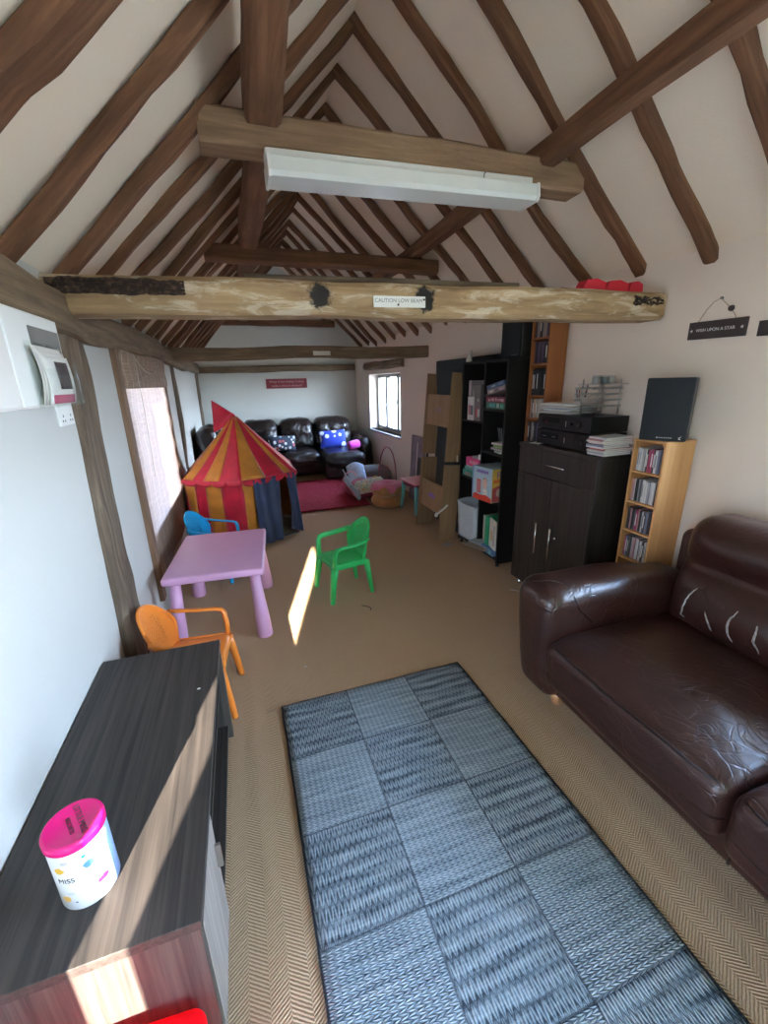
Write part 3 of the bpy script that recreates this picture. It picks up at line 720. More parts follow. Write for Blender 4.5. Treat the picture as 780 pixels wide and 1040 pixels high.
# ------------------------------------------------------------------ toy table and chairs
tt = thing('toy_table', "child's pink plastic table with fat round legs", 'table', (-.235, 2.85, 0), math.radians(-4.5))
tw, td = .29, .385
mb = MB(); mb.rbox(-tw, tw, -td, td, .432, .482, .018, 4, mid=2); mb.build('tabletop', M['pinkt'], tt)
for sx in (-1, 1):
    for sy in (-1, 1):
        cx, cy = sx*(tw-.062), sy*(td-.062)
        mb = MB(); mb.tube([(cx+sx*.026*(1-t), cy+sy*.026*(1-t), .44*t) for t in (0,.02,.3,.6,1)], [.045,.048,.044,.037,.031], 24); mb.build('leg', M['pinkt'], tt)
def make_chair(label, mat, loc, rz):
    t = thing('toy_chair', label, 'chair', loc, rz, None)
    mb = MB()
    def seat(u, v):
        x = -.135+.285*u; y = (v-.5)*2; wd = .150 - .016*(1-u) - (.02*max(0, (u-.8)/.2)**2)
        dip = -.012*math.cos(y*PI/2)*math.sin(min(1,u*1.1)*PI) - .020*max(0, (u-.86)/.14)**2 - .012*abs(y)**6
        return (x, y*wd, .288+dip+.006*(1-u)*0)
    mb.grid(seat, 18, 14); mb.build('seat', mat, t, solid=.010)
    mb = MB(); 
    for s in (-1, 1): mb.rbox(-.13, .12, s*.140-.006, s*.140+.006, .245, .288, .005, 3, mid=2)
    mb.rbox(.118, .134, -.130, .130, .238, .272, .006, 3, mid=2); mb.rbox(-.14, -.126, -.115, .115, .245, .288, .005, 3, mid=2)
    mb.build('apron', mat, t)
    for s in (-1, 1):
        mb = MB(); mb.tube([(.168,s*.165,0), (.166,s*.164,.015), (.155,s*.158,.10), (.140,s*.150,.20), (.128,s*.143,.275)], [(.015,.018),(.015,.018),(.017,.022),(.020,.027),(.021,.030)], 10); mb.build('leg', mat, t)
        mb = MB(); mb.tube([(-.172,s*.142,0), (-.170,s*.141,.015), (-.155,s*.135,.12), (-.135,s*.128,.27)], [(.014,.016),(.014,.016),(.017,.020),(.019,.024)], 10); mb.build('leg', mat, t)
    # back: arched, leaning, perforated
    def back(u, v):
        y = (u-.5)*2; hh = .275*math.sqrt(max(0, 1-(abs(y)**2.2)*.80))
        z = .272 + hh*v*1.02
        wd = .122 + .034*math.sin(min(1, v*1.1)*PI/2)
        return (-.128 - .30*(z-.272) + .045*y*y*(.3+.7*v), y*wd, z)
    nu, nv = 34, 28
    def hole(i, j):
        if not (7 <= i < nu-7 and 8 <= j < nv-5): return False
        return i % 2 == 1 and j % 2 == (0 if (i//2) % 2 else 1)
    mb = MB(); mb.grid(back, nu, nv, hole); mb.build('backrest', mat, t, solid=.007)
    rim = [back(u/24, 1.0) for u in range(25)]
    rim = [back(0,.0), back(0,.35), back(0,.7)] + rim + [back(1,.7), back(1,.35), back(1,.0)]
    mb = MB(); mb.tube(rim, [(.008,.010)]*len(rim), 10); mb.build('back_rim', mat, t)
    for s in (-1, 1):
        b0 = Vector(back(.5+s*.38, 1.0)); b1 = Vector(back(.5+s*.44, .93))
        pts = [b0, b1+V(.010,s*.004,.004), V(-.142,s*.156,.448), V(-.095,s*.169,.434), V(-.03,s*.173,.426), V(.085,s*.170,.420), V(.112,s*.168,.412), V(.124,s*.166,.392), V(.130,s*.160,.34), V(.132,s*.150,.275)]
        mb = MB(); mb.tube(pts, [(.009,.012),(.010,.016),(.009,.019),(.009,.020),(.009,.020),(.009,.020),(.011,.020),(.014,.019),(.013,.020),(.013,.022)], 10); mb.build('armrest', mat, t)
    return t
make_chair("child's orange plastic armchair between the sideboard and the pink table", M['orange'], (-.345, 1.990, 0), math.radians(-6))
make_chair("child's green plastic armchair standing alone on open floor", M['green'], (.612, 2.895, 0), math.radians(191))
make_chair("child's blue plastic armchair between the pink table and play tent", M['blue'], (-.315, 3.555, 0), math.radians(-22))

# ------------------------------------------------------------------ play tent
pt = thing('play_tent', 'red and yellow striped circus play tent with a pennant', 'tent', (-.062, 4.66, 0))
R6, ZE, ZP = .61, .685, 1.235
ang = [math.radians(270+60*k) for k in range(6)]
P6 = [V(R6*math.cos(a), R6*math.sin(a), 0) for a in ang]
def lerp(a, b, t): return a + (b-a)*t
roof = MB(); wallm = MB(); val = MB()
def sag(p, f, u): return p + V(0,0,-.028*math.sin(PI*f)*(.35+.65*math.sin(PI*u)))
stripes = {0: (['tyel','tred','tyel','tred'], [0,.42,.78,.90,1.0]), 5: (['tyel','tred','tyel','tred'], [0,.17,.35,.62,1.0])}
for k in range(6):
    a, b = P6[k], P6[(k+1) % 6]
    cols, cuts = stripes.get(k, (['tyel','tred','tyel','tred'], [0,.25,.5,.75,1.0]))
    for ci, c in enumerate(cols):
        roof.use(M[c]); u0, u1 = cuts[ci], cuts[ci+1]
        def fn(uu, f, u0=u0, u1=u1, a=a, b=b):
            u = u0+(u1-u0)*uu; e = lerp(a, b, u)*1.02; e.z = ZE - .012*math.sin(PI*u)
            p = lerp(e, V(e.x*.045, e.y*.045, ZP), f); return sag(p, f, u)
        roof.grid(fn, 5, 14)
        if k == 0: continue
        wallm.use(M[c])
        def fw(uu, f, u0=u0, u1=u1, a=a, b=b, k=k):
            u = u0+(u1-u0)*uu; e = lerp(a, b, u); n = (a+b).normalized()
            w = .012*noise.noise((u*5+k*3, f*3, 1)) + .010*math.sin(u*22+k)*(1-f)
            p = e*(1-.03*(1-f)) + n*w; p.z = .012+(ZE-.01)*f; return p
        wallm.grid(fw, 5, 12)
# door side: narrow yellow panel only
a, b = P6[0], P6[1]
def door_w(u0, u1, c):
    wallm.use(M[c])
    wallm.grid(lambda uu, f: (lerp(a, b, u0+(u1-u0)*uu)*(1-.03*(1-f)) + V(0,0,.012+(ZE-.01)*f) + (a+b).normalized()*.008*math.sin(f*7+uu*3)), 4, 12)
door_w(0, .20, 'tyel')
roof.build('roof', None, pt, solid=.003); wallm.build('wall_cloth', None, pt, solid=.003)
val.use(M['tred'])
for k in range(6):
    a_, b_ = P6[k]*1.03, P6[(k+1) % 6]*1.03
    for q in range(4):
        def fv(uu, f, q=q, a_=a_, b_=b_, k=k):
            u = (q+uu)/4; p = lerp(a_, b_, u); d = .022+.040*math.sin(PI*uu)**.6
            return p + (a_+b_).normalized()*.006*f + V(0,0,ZE+.006-.012*math.sin(PI*u) - d*f)
        val.grid(fv, 8, 3)
val.build('valance', None, pt, solid=.003)
def flap(u0, u1, f, nm='door_flap'):
    mb = MB(); mb.grid(f, 22, 18); return mb.build(nm, M['tnavy'], pt, solid=.003)
n0 = (a+b).normalized()
flap(0, 0, lambda u, f: lerp(a, b, .17+.50*u - .06*(1-f)*u) + n0*(.016+.016*math.sin(u*16+f*2)*(1-f*.6)+.030*(1-f)) + V(0,0,.010+(ZE-.02)*f))
flap(0, 0, lambda u, f: lerp(a, b, .80+.20*u+.05*(1-f)*(u-.5)+.04*math.sin(f*PI)*(1-u)) + n0*(.016+.012*math.sin(u*14+f*5)+.02*(1-f)) + V(.0,0,.07*(1-u)*(1-f)+.02+(ZE-.03)*f))
for p in P6:
    mb = MB(); mb.tube([p*.975+V(0,0,.0), p*.985+V(0,0,ZE-.01)], .008, 8); mb.build('corner_pole', M['tred'], pt)
mb = MB(); mb.use(M['tnavy']); mb.tube([p*.96+V(0,0,.012) for p in P6], .007, 6, closed=True); mb.build('base_hoop', None, pt)
mb = MB(); mb.tube([V(0,0,ZP-.05), V(-.005,0,ZP+.02)], [.03,.012], 12); mb.build('roof_cap', M['tred'], pt)
mb = MB(); mb.grid(lambda u, v: (lerp(lerp(V(-.20,.0,1.405), V(-.215,-.02,1.085), v), lerp(V(.0,0,1.262), V(-.0,-.02,1.20), v), u) + V(0,.020*math.sin(u*5+v*3),0)), 14, 10); mb.build('pennant', M['tred'], pt, solid=.004)

# ------------------------------------------------------------------ big leather sofa
sf = thing('leather_sofa', 'big brown leather sofa with padded arms facing the patchwork rug', 'sofa', (0,0,0))
def wr(p, s=1.0, a=.006): return a*noise.noise((p.x*5*s, p.y*5*s, p.z*5*s)) + a*.5*noise.noise((p.x*13*s, p.y*13*s, p.z*13*s+4))
SY = [(.545, 1.315), (-.235, .535)]
mb = MB(); mb.rbox(1.285, 2.17, -.56, 1.42, .065, .31, .03, 4, lambda p: p + V(wr(p),0,0), mid=12); mb.build('base', M['leather'], sf)
for i, (a0, a1) in enumerate(SY):
    ym = (a0+a1)/2
    def seatf(p, a0=a0, a1=a1, ym=ym):
        u = (p.y-ym)/((a1-a0)/2); f = max(0, 1-abs((p.x-1.50)/.42)**2)
        up = .030*f*(1-abs(u)**3) if p.z > .33 else 0
        front = max(0, (1.30-p.x)/.15)
        return p + V(-.022*front*(1-abs(u)**4)*max(0, (p.z-.2)/.2), 0, up + wr(p,1,.010) - .040*front*(p.z > .30) * front)
    mb = MB(); mb.rbox(1.180, 2.0, a0, a1, .205, .432, .040, 6, seatf, mid=14); so_ = mb.build('seat_cushion', M['leather'], sf)
    pts = [seatf(V(1.215 - .012*(1-abs((t/20-.5)*2)**4), a0+.03+(a1-a0-.06)*t/20, .428)) + V(-.012,0,-.010) for t in range(21)]
    mb = MB(); mb.tube(pts, .0055, 8); mb.build('piping', M['seam'], so_)
    mb = MB()
    def backf(p, a0=a0, a1=a1, ym=ym):
        u = (p.y-ym)/((a1-a0)/2); lean = (p.z-.40)*.20
        belly = -.045*math.sin(max(0, min(1, (p.z-.42)/.28))*PI)*(1-abs(u)**3)
        head = -.050*math.exp(-((p.z-.83)/.075)**2)*(1-abs(u)**5) if p.x < 2.05 else 0
        crease = .022*math.exp(-((p.z-.705)/.020)**2) if p.x < 2.0 else 0
        return p + V(lean+belly+head+crease+wr(p,1,.012), 0, .012*(1-u*u) if p.z > .85 else 0)
    mb.rbox(1.84, 2.08, a0+.004, a1-.004, .40, .925, .085, 7, backf, mid=16); bcu = mb.build('back_cushion', M['leather'], sf)
    if i == 0: back0 = bcu
M['glint'] = plain('painted_glint', (.34,.33,.33), .5, var=.4, scale=60)  # pale colour stands for the highlights along the leather creases
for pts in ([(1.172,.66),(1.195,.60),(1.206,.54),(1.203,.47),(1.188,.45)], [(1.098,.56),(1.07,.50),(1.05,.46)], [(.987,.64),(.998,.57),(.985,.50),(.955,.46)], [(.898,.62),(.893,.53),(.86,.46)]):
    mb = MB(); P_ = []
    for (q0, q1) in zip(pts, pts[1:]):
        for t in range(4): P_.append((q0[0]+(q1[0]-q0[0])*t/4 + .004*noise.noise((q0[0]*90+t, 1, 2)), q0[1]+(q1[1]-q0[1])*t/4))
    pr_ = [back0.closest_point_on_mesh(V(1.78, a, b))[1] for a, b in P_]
    mb.tube(pr_, [.0015+.0035*math.sin(PI*(k+.5)/len(pr_)) for k in range(len(pr_))], 6); o = mb.build('crease_glint', M['glint'], back0); o['label'] = 'pale streak painted as a highlight along a leather crease'
mb = MB(); mb.rbox(2.06, 2.225, -.56, 1.44, .065, .80, .05, 5, lambda p: p + V((p.z-.4)*.02,0,0), mid=8); mb.build('back_frame', M['leather'], sf)
for (a0, a1, s) in ((1.305, 1.545, 1), (-.47, -.225, -1)):
    am = (a0+a1)/2
    def armf(p, am=am, s=s):
        t = max(0, min(1, p.z/.62)); f = max(0, (1.30-p.x)/.17)
        taper = (1-t)**1.5*.085*f
        drop = -.085*max(0, (p.x-1.55)/.6)**1.2*t
        crown = .018*(1-abs((p.y-am)/.12)**2) if p.z > .5 else 0
        bulge = (-.030*math.sin(min(1, t)*PI*.85)*f) + taper
        inw = -s*.020*max(0, t-.55)*(1 if (p.y-am)*s < 0 else -1)
        return p + V(bulge, inw*2 + s*-.0*t, drop+crown+wr(p,1,.007))
    mb = MB(); mb.rbox(1.178, 2.10, a0, a1, .055, .640, .085, 8, armf, mid=12); ar = mb.build('arm', M['leather'], sf)
    pts = [armf(V(1.215, a0+.005+.045*(t/10), .30+.30*t/10)) + V(-.02,-s*.0,.0) for t in range(11)]
    mb = MB(); pp = []
    for t in range(25):
        f = t/24; q = V(1.17+.26*f**1.5, am+s*(.10-.24*f), .66-.20*f**2.2)
        pp.append(ar.closest_point_on_mesh(q)[1])
    mb.tube(pp, .005, 8); mb.build('piping', M['seam'], ar)
for (fx, fy) in ((1.33, 1.36), (2.10, 1.36), (1.33, -.42), (2.10, -.42)):
    mb = MB(); mb.tube([(fx,fy,0), (fx,fy,.07)], [.026,.034], 16); mb.build('foot', M['foot'], sf)
mb = MB(); mb.tube([(1.2825, .54, .08+.20*t/8) for t in range(9)], .004, 6); mb.build('base_seam', M['seam'], sf)

# ------------------------------------------------------------------ cabinet
cb = thing('storage_cabinet', 'dark wenge cabinet with a drawer and two tall doors, carrying the hi-fi', 'cabinet', (0,0,0))
cx0, cx1, cy0, cy1 = 1.892, 2.240, 1.846, 2.566
mb = MB(); mb.box(cx0-.004, cx1, cy0-.004, cy1+.004, 1.085, 1.108, .002); mb.build('top', M['cab'], cb)
mb = MB(); mb.box(cx0+.018, cx1, cy0, cy1, .055, 1.085, .002); mb.build('carcass', M['cab'], cb)
mb = MB(); mb.box(cx0, cx0+.017, cy0+.003, cy1-.003, .905, 1.082, .002); dwr = mb.build('drawer', M['cab'], cb)
def bar(mb, p, q, r=.005, off=.022, ax=V(-1,0,0)):
    p, q = Vector(p), Vector(q); d = (q-p)
    mb.tube([p+ax*off, q+ax*off], r, 10)
    for t in (.1, .9): mb.tube([p+d*t, p+d*t+ax*off], r*.8, 8)
mb = MB(); bar(mb, (cx0,2.075,.995), (cx0,2.315,.995)); mb.build('handle', M['chrome'], dwr)
for (d0, d1, hy) in ((cy0+.003, 2.196, 2.150), (2.200, cy1-.003, 2.290)):
    mb = MB(); mb.box(cx0, cx0+.017, d0, d1, .060, .900, .002)
    dd = mb.build('door', M['cab'], cb)
    mb = MB()
    for yy_ in ((d0+.005, d0+.075), (d1-.075, d1-.005)): mb.box(cx0-.0025, cx0, yy_[0], yy_[1], .066, .894, .001)
    mb.build('door_stile', M['cab'], dd)
    mb = MB(); bar(mb, (cx0,hy,.355), (cx0,hy,.580), .006); mb.build('handle', M['chrome'], dd)
mb = MB(); mb.lathe([(0,.008), (.008,.008), (.008,0)], 12, M4=Matrix.Translation((cx0-.001,2.118,.52)) @ Matrix.Rotation(-PI/2, 4, 'Y')); mb.build('lock', M['chrome'], cb)
for fy in (cy0+.05, cy1-.05):
    for fx in (cx0+.05, cx1-.05):
        mb = MB(); mb.tube([(fx,fy,0), (fx,fy,.012), (fx,fy,.055)], [.018,.012,.012], 12); mb.build('foot', M['chrome'], cb)

# hi-fi separates and things on the cabinet
def hifi(z0, z1, label, y0, y1, x0, tape):
    h = thing('stereo_unit', label, 'stereo', (0,0,0))
    mb = MB(); mb.box(x0+.012, 2.235, y0, y1, z0+.004, z1, .003); mb.build('case', M['voidblack'], h)
    mb = MB(); mb.box(x0, x0+.012, y0-.002, y1+.002, z0+.006, z1-.002, .003); fp = mb.build('front_panel', M['gloss'], h)
    R_ = Matrix.Rotation(-PI/2, 4, 'Y')
    zc = (z0+z1)/2
    kn = [(y0+.09,.020), (y0+.15,.010)] if not tape else [(y0+.07,.022)]
    for ky, r in kn:
        mb = MB(); mb.lathe([(r,0), (r*.95,.016), (r*.8,.018), (0,.018)], 20, M4=Matrix.Translation((x0,ky,zc)) @ R_); mb.build('knob', M['voidblack'], fp)
    mb = MB(); mb.box(x0-.002, x0, y0+.20, y0+.205, zc-.02, zc+.015); mb.build('marking', M['steel'], fp)
    mb = MB(); mb.box(x0-.003, x0, y0+.26, y1-.04, zc-.005, z1-.018, .001); mb.build('display', M['black'], fp)
    if tape:
        for yy_ in (y0+.30, y0+.39):
            mb = MB(); mb.box(x0-.004, x0-.003, yy_-.016, yy_+.016, zc+.008, zc+.012); mb.build('marking', M['letter_grey'], fp)
    else:
        mb = MB(); mb.lathe([(0,.004), (.004,.003), (.004,0)], 10, M4=Matrix.Translation((x0-.003,y1-.09,zc)) @ R_); mb.build('indicator_lamp', M['redplastic'], fp)
    for yy_ in (y0+.04, y1-.04):
        mb = MB(); mb.tube([(x0+.05,yy_,z0-.0), (x0+.05,yy_,z0+.005)], .014, 10); mb.build('foot', M['voidblack'], h)
    return h
hifi(1.108, 1.214, 'black stereo unit with a tape deck, at the bottom of the stack on the cabinet', 1.985, 2.455, 1.945, True)
hifi(1.216, 1.315, 'black stereo unit with knobs, topmost of the stack on the cabinet', 1.985, 2.455, 1.945, False)
mag_cols = [(.70,.70,.68), (.35,.40,.45), (.62,.60,.55), (.50,.12,.15), (.72,.72,.72), (.20,.26,.36), (.66,.50,.50), (.75,.74,.70), (.45,.20,.22), (.70,.72,.74)]
z = 1.108; r_ = random.Random(11)
for i in range(10):
    h = .0105; dx, dy, rz = r_.uniform(-.012,.012), r_.uniform(-.008,.008), r_.uniform(-.08,.08)
    mb = MB(); mb.use(M['paper']); mb.box(-.103, .103, -.058, .058, .0012, h-.0012); mb.use(tint(f'cover_{i}', mag_cols[i]))
    mb.box(-.105, .105, -.060, .060, h-.0012, h-.0002); mb.box(-.105, .105, -.060, .060, 0, .0012); mb.box(-.105, -.1035, -.060, .060, .0, h-.0002)
    o = mb.build('magazine', None, loc=(2.035+dx, 1.912+dy, z)); o.rotation_euler = (0,0,rz); z += h
    tag(o, 'thin magazine in the neat pile in front of the stereo units', 'magazine', 'magazines piled by the stereo')
z = 1.3155; r_ = random.Random(5)
for i in range(7):
    h = r_.uniform(.006,.010); dx, dy, rz = r_.uniform(-.02,.02), r_.uniform(-.03,.03), r_.uniform(-.16,.16)
    g = tint(f'sheet_{i}', [(.66,.66,.64),(.5,.52,.55),(.72,.71,.68),(.30,.36,.46),(.68,.68,.66),(.58,.56,.52),(.74,.74,.72)][i])
    mb = MB()
    mb.grid(lambda u, v: (-.105+.21*u, -.145+.29*v, h*.5+.004*math.sin(u*4+i)*v*v), 4, 8)
    o = mb.build('paper_sheaf', g, loc=(2.065+dx, 2.335+dy, z+.001), solid=h*.8); o.rotation_euler = (0,0,rz); z += h+.001
    tag(o, 'loose white paperwork in the messy heap on top of the stereo', 'papers', 'papers on top of the stereo')
rk = thing('letter_rack', 'chrome wire rack of spaced bars standing on the stereo', 'rack', (2.02, 2.03, 1.3155))
for (px_, py_) in ((0,0), (.0,.13), (.16,.0), (.16,.13)):
    mb = MB(); mb.tube([(px_,py_,0), (px_,py_,.215 if (px_+py_) < .2 else .19)], .0042, 8); mb.build('post', M['steel'], rk)
for k in range(4):
    zz_ = .055+.034*k
    for py_ in (0, .13):
        mb = MB(); mb.box(-.055, .175, py_-.006, py_+.006, zz_, zz_+.011, .001); mb.build('bar', M['steel'], rk)
mb = MB(); mb.box(-.02, .20, -.02, .15, .182, .188, .001); mb.build('tray', M['steel'], rk)
for k, c in enumerate(((.35,.36,.36), (.22,.25,.27), (.42,.42,.40))):
    o = thing('storage_jar', 'squat grey jar on the top tray of the chrome wire rack', 'jar', (2.06+.055*k, 2.10, 1.5037), 0, 'jars on the wire rack')
    mb = MB(); mb.lathe([(0,0), (.022,0), (.024,.004), (.024,.034), (.02,.038), (0,.038)], 20); mb.build('body', tint(f'jar_{k}', c), o)
    mb = MB(); mb.lathe([(.021,.038), (.025,.039), (.025,.047), (0,.048)], 20); mb.build('lid', M['steel'], o)
pp_ = thing('pen_pot', 'white pot of pens standing behind the papers', 'pot', (2.175, 2.33, 1.3157))
mb = MB(); mb.lathe([(0,0), (.038,0), (.040,.004), (.041,.10), (.037,.10), (.036,.008), (0,.006)], 24); mb.build('pot', M['offwhite'], pp_)
for k in range(5):
    a = k*1.3; o = tag(MB().tube([(2.175+.015*math.cos(a), 2.33+.015*math.sin(a), 1.325), (2.175+.034*math.cos(a), 2.33+.034*math.sin(a), 1.45+.012*k)], .004, 6).build('pen', tint(f'pen_{k}', [(.02,.02,.03),(.3,.03,.03),(.03,.05,.25),(.4,.35,.3),(.02,.02,.02)][k])), 'pen standing in the white pot on the stereo', 'pen', 'pens in the pot')
mb = MB(); mb.grid(lambda u, v: (-.03+.06*u, -.05+.10*v, .004+.006*math.sin(u*3+v*4)), 4, 6); tag(mb.build('crumpled_paper', M['paper'], loc=(1.93,2.43,1.109), solid=.002), 'crumpled white paper slip at the cabinet edge below the stereo', 'paper')

# ------------------------------------------------------------------ CD racks, speakers
def rack(name, label, x0, x1, y0, y1, z1, shelves, mat, t=.012, bottom=.04, cat='shelf'):
    o = thing(name, label, cat, (0,0,0))
    for (a, b) in ((y0, y0+t), (y1-t, y1)):
        mb = MB(); mb.box(x0, x1, a, b, 0, z1, .0015); mb.build('side_panel', mat, o)
    mb = MB(); mb.box(x0-.001, x1, y0-.001, y1+.001, z1, z1+t, .0015); mb.build('top_board', mat, o)
    mb = MB(); mb.box(x1-.005, x1, y0+t, y1-t, .03, z1); mb.build('back_panel', mat, o)
    for s in shelves:
        mb = MB(); mb.box(x0+.004, x1-.005, y0+t, y1-t, s-t*.5, s+t*.5, .001); mb.build('shelf', mat, o)
    mb = MB(); mb.box(x0+.01, x0+.02, y0+t, y1-t, 0, .05); mb.build('plinth', mat, o)
    return o
rack('cd_rack', 'narrow beech CD rack beside the dark cabinet with a speaker on top', 2.030, 2.238, 1.560, 1.752, 1.208, [.062,.195,.362,.530,.698,.866,1.038], M['beech'])
cd_cols = [(.03,.03,.035),(.60,.60,.58),(.05,.05,.06),(.35,.36,.38),(.40,.06,.14),(.70,.70,.70),(.10,.10,.11),(.62,.60,.58),(.20,.22,.30),(.03,.03,.03),(.50,.50,.52),(.45,.25,.28)]
def case_row(name, label, cat, group, x0, y0, y1, z, h, d, wmin, wmax, seed, cols, fill=1.0):
    r = random.Random(seed); y = y1-.003
    while True:
        w = r.uniform(wmin, wmax)
        if y-w < y0+(1-fill)*(y1-y0): break
        c = r.choice(cols); mb = MB(); dx = r.uniform(0,.012); hh = h*r.uniform(.94,1)
        mb.use(tint('spine_%d_%d_%d' % tuple(int(q*99) for q in c), c, .35)); mb.box(x0+dx, x0+dx+d, y-w+.0006, y-.0006, z, z+hh, .0006, seg=1)
        if r.random() < .3:
            mb.use(M['paper'] if sum(c) < .9 else M['letter_grey']); mb.box(x0+dx-.0004, x0+dx, y-w*.72, y-w*.28, z+hh*.25, z+hh*.8)
        o = mb.build(name, None); tag(o, label, cat, group); y -= w
rows = [(1.044,.128,'top'), (.872,.128,'second highest'), (.704,.128,'third highest'), (.536,.128,'lowest filled')]
for k, (z, h, nm) in enumerate(rows):
    case_row('cd_case', f'CD case standing on the {nm} shelf of the beech rack', 'CD', f'CDs on the {nm} shelf of the beech rack', 2.045, 1.572, 1.740, z, h, .14, .0095, .0145, 20+k, cd_cols, .93 if k else .82)
sp = thing('loudspeaker', 'black cloth-fronted loudspeaker on top of the beech CD rack', 'speaker', (2.115, 1.648, 1.2215), math.radians(32))
mb = MB(); mb.box(-.082, .09, -.100, .100, 0, .309, .004); mb.build('cabinet', M['voidblack'], sp)
mb = MB(); mb.rbox(-.100, -.082, -.102, .102, .001, .311, .008, 4); g = mb.build('grille', M['grille'], sp)
for a, w in ((.025,.012),(.011,.006),(.002,.007),(-.008,.006),(-.017,.006),(-.026,.007),(-.036,.008)):
    mb = MB(); mb.box(-.1012, -.100, a-w*.8, a, .016, .021); mb.build('badge_mark', M['letter_white'], g)
mb = MB(); mb.add([(-.1012,-.070,.012), (-.1012,-.083,.012), (-.1012,-.076,.018), (-.1012,-.084,.030), (-.1012,-.068,.019)], [(0,1,2),(2,3,4)]); mb.build('badge_mark', M['letter_white'], g, solid=.001)
rack('dvd_rack', 'tall narrow cherry-wood rack of discs between the bookcase and dark cabinet', 2.085, 2.236, 2.582, 2.784, 2.02, [.25,.45,.66,.87,1.07,1.252,1.416,1.640,1.815], M['orange_ven'], .013)
dcols = [(.03,.03,.035),(.06,.05,.07),(.30,.26,.24),(.10,.07,.16),(.02,.02,.025),(.16,.16,.18),(.35,.30,.26),(.22,.05,.06)]
for k, (z, h, nm) in enumerate(((1.822,.17,'topmost'), (1.647,.150,'second'), (1.423,.19,'third, darkest'), (1.259,.140,'fourth'), (1.077,.150,'fifth'))):
    cols = [(.012,.012,.014),(.018,.018,.02)] if k == 2 else ([(.45,.42,.36),(.55,.40,.30),(.30,.28,.26),(.10,.10,.12)] if k == 3 else dcols)
    case_row('dvd_case', f'disc case on the {nm} visible shelf of the tall cherry-wood rack', 'DVD', f'cases on the {nm} shelf of the tall rack', 2.098, 2.596, 2.770, z, h, .118, .014, .022, 40+k, cols)

# ------------------------------------------------------------------ black bookcase
bc = thing('bookcase', 'black open bookcase stacked with games and books', 'bookcase', (0,0,0))
bx0, bx1, by0, by1, bz = 1.922, 2.205, 2.812, 3.500, 1.690
for (a, b) in ((by0, by0+.02), (by1-.02, by1), (3.130, 3.150)):
    mb = MB(); mb.box(bx0 + (.004 if a > 3 and a < 3.4 else 0), bx1, a, b, .075 if 3 < a < 3.4 else .03, bz-.02, .001); mb.build('upright', M['blackedge'] if True else M['black'], bc)
mb = MB(); mb.box(bx0-.002, bx1, by0-.002, by1+.002, bz-.02, bz, .0015); mb.build('top_board', M['blackedge'], bc)
mb = MB(); mb.box(bx0, bx1, by0+.02, by1-.02, .055, .090, .001); mb.build('bottom_board', M['blackedge'], bc)
mb = MB(); mb.box(bx1-.006, bx1, by0+.02, by1-.02, .05, bz-.02); mb.build('back_panel', M['black'], bc)
for (ya, yb, zz) in ((3.15, 3.48, 1.200), (3.15, 3.48, .690), (2.832, 3.13, 1.315), (2.832, 3.13, .965), (2.832, 3.13, .560)):
    mb = MB(); mb.box(bx0+.003, bx1-.006, ya, yb, zz-.020, zz, .001); mb.build('shelf', M['blackedge'], bc)
for fy in (by0+.03, by1-.03):
    for fx in (bx0+.03, bx1-.03):
        mb = MB(); mb.tube([(fx,fy,0), (fx,fy,.012), (fx,fy,.055)], [.02,.012,.012], 10); mb.build('foot', M['voidblack'], bc)
def item(name, label, cat, group, x0, x1, y0, y1, z0, z1, c, rz=0, ry=0, rx=0, spine=None, paper=False):
    cxm, cym = (x0+x1)/2, (y0+y1)/2
    mb = MB(); a, b, h = (x1-x0)/2, (y1-y0)/2, z1-z0
    if paper:
        mb.use(M['paper']); mb.box(-a+.003, a, -b+.002, b-.002, .003, h-.003)
        mb.use(tint('cv_%d_%d_%d' % tuple(int(q*99) for q in c), c)); mb.box(-a, a, -b, b, 0, .003); mb.box(-a, a, -b, b, h-.003, h); mb.box(-a, -a+.003, -b, b, 0, h)
    else:
        mb.use(tint('cv_%d_%d_%d' % tuple(int(q*99) for q in c), c)); mb.box(-a, a, -b, b, 0, h, .002)
    o = mb.build(name, None, loc=(cxm, cym, z0)); o.rotation_euler = (rx, ry, rz)
    if spine:
        r = random.Random(int(z0*1000))
        for k, sc in enumerate(spine):
            n = len(spine); mb = MB(); w = (y1-y0)*.8/n
            ya = -b + (y1-y0)*.1 + k*w*1.0
            mb.box(-a-.0012, -a, ya, ya+w*r.uniform(.5,.95), h*r.uniform(.12,.3), h*r.uniform(.6,.88)); mb.build('printed_patch', tint('pr_%d_%d_%d' % tuple(int(q*99) for q in sc), sc), o)
    return tag(o, label, cat, group)
# upper window-side compartment
item('annual_book', 'tall white and pink book upright on the bookcase, nearest the wooden frame', 'book', None, 1.945, 2.16, 3.385, 3.425, 1.2005, 1.535, (.48,.42,.44), spine=[(.15,.10,.12)])
item('annual_book', 'tall book with a dark grey picture spine upright on the bookcase', 'book', None, 1.94, 2.15, 3.215, 3.378, 1.2005, 1.50, (.16,.15,.15), spine=[(.35,.34,.33),(.10,.09,.09),(.30,.28,.27)])
item('annual_book', 'white patterned book upright before the dark grey spine', 'book', None, 1.928, 1.938, 3.30, 3.405, 1.2005, 1.40, (.60,.60,.60), spine=[(.10,.12,.14),(.45,.15,.20)])
item('annual_book', 'small black and red book upright before the dark grey spine', 'book', None, 1.928, 1.938, 3.19, 3.285, 1.2005, 1.36, (.16,.12,.13), spine=[(.5,.5,.5),(.42,.05,.06)])
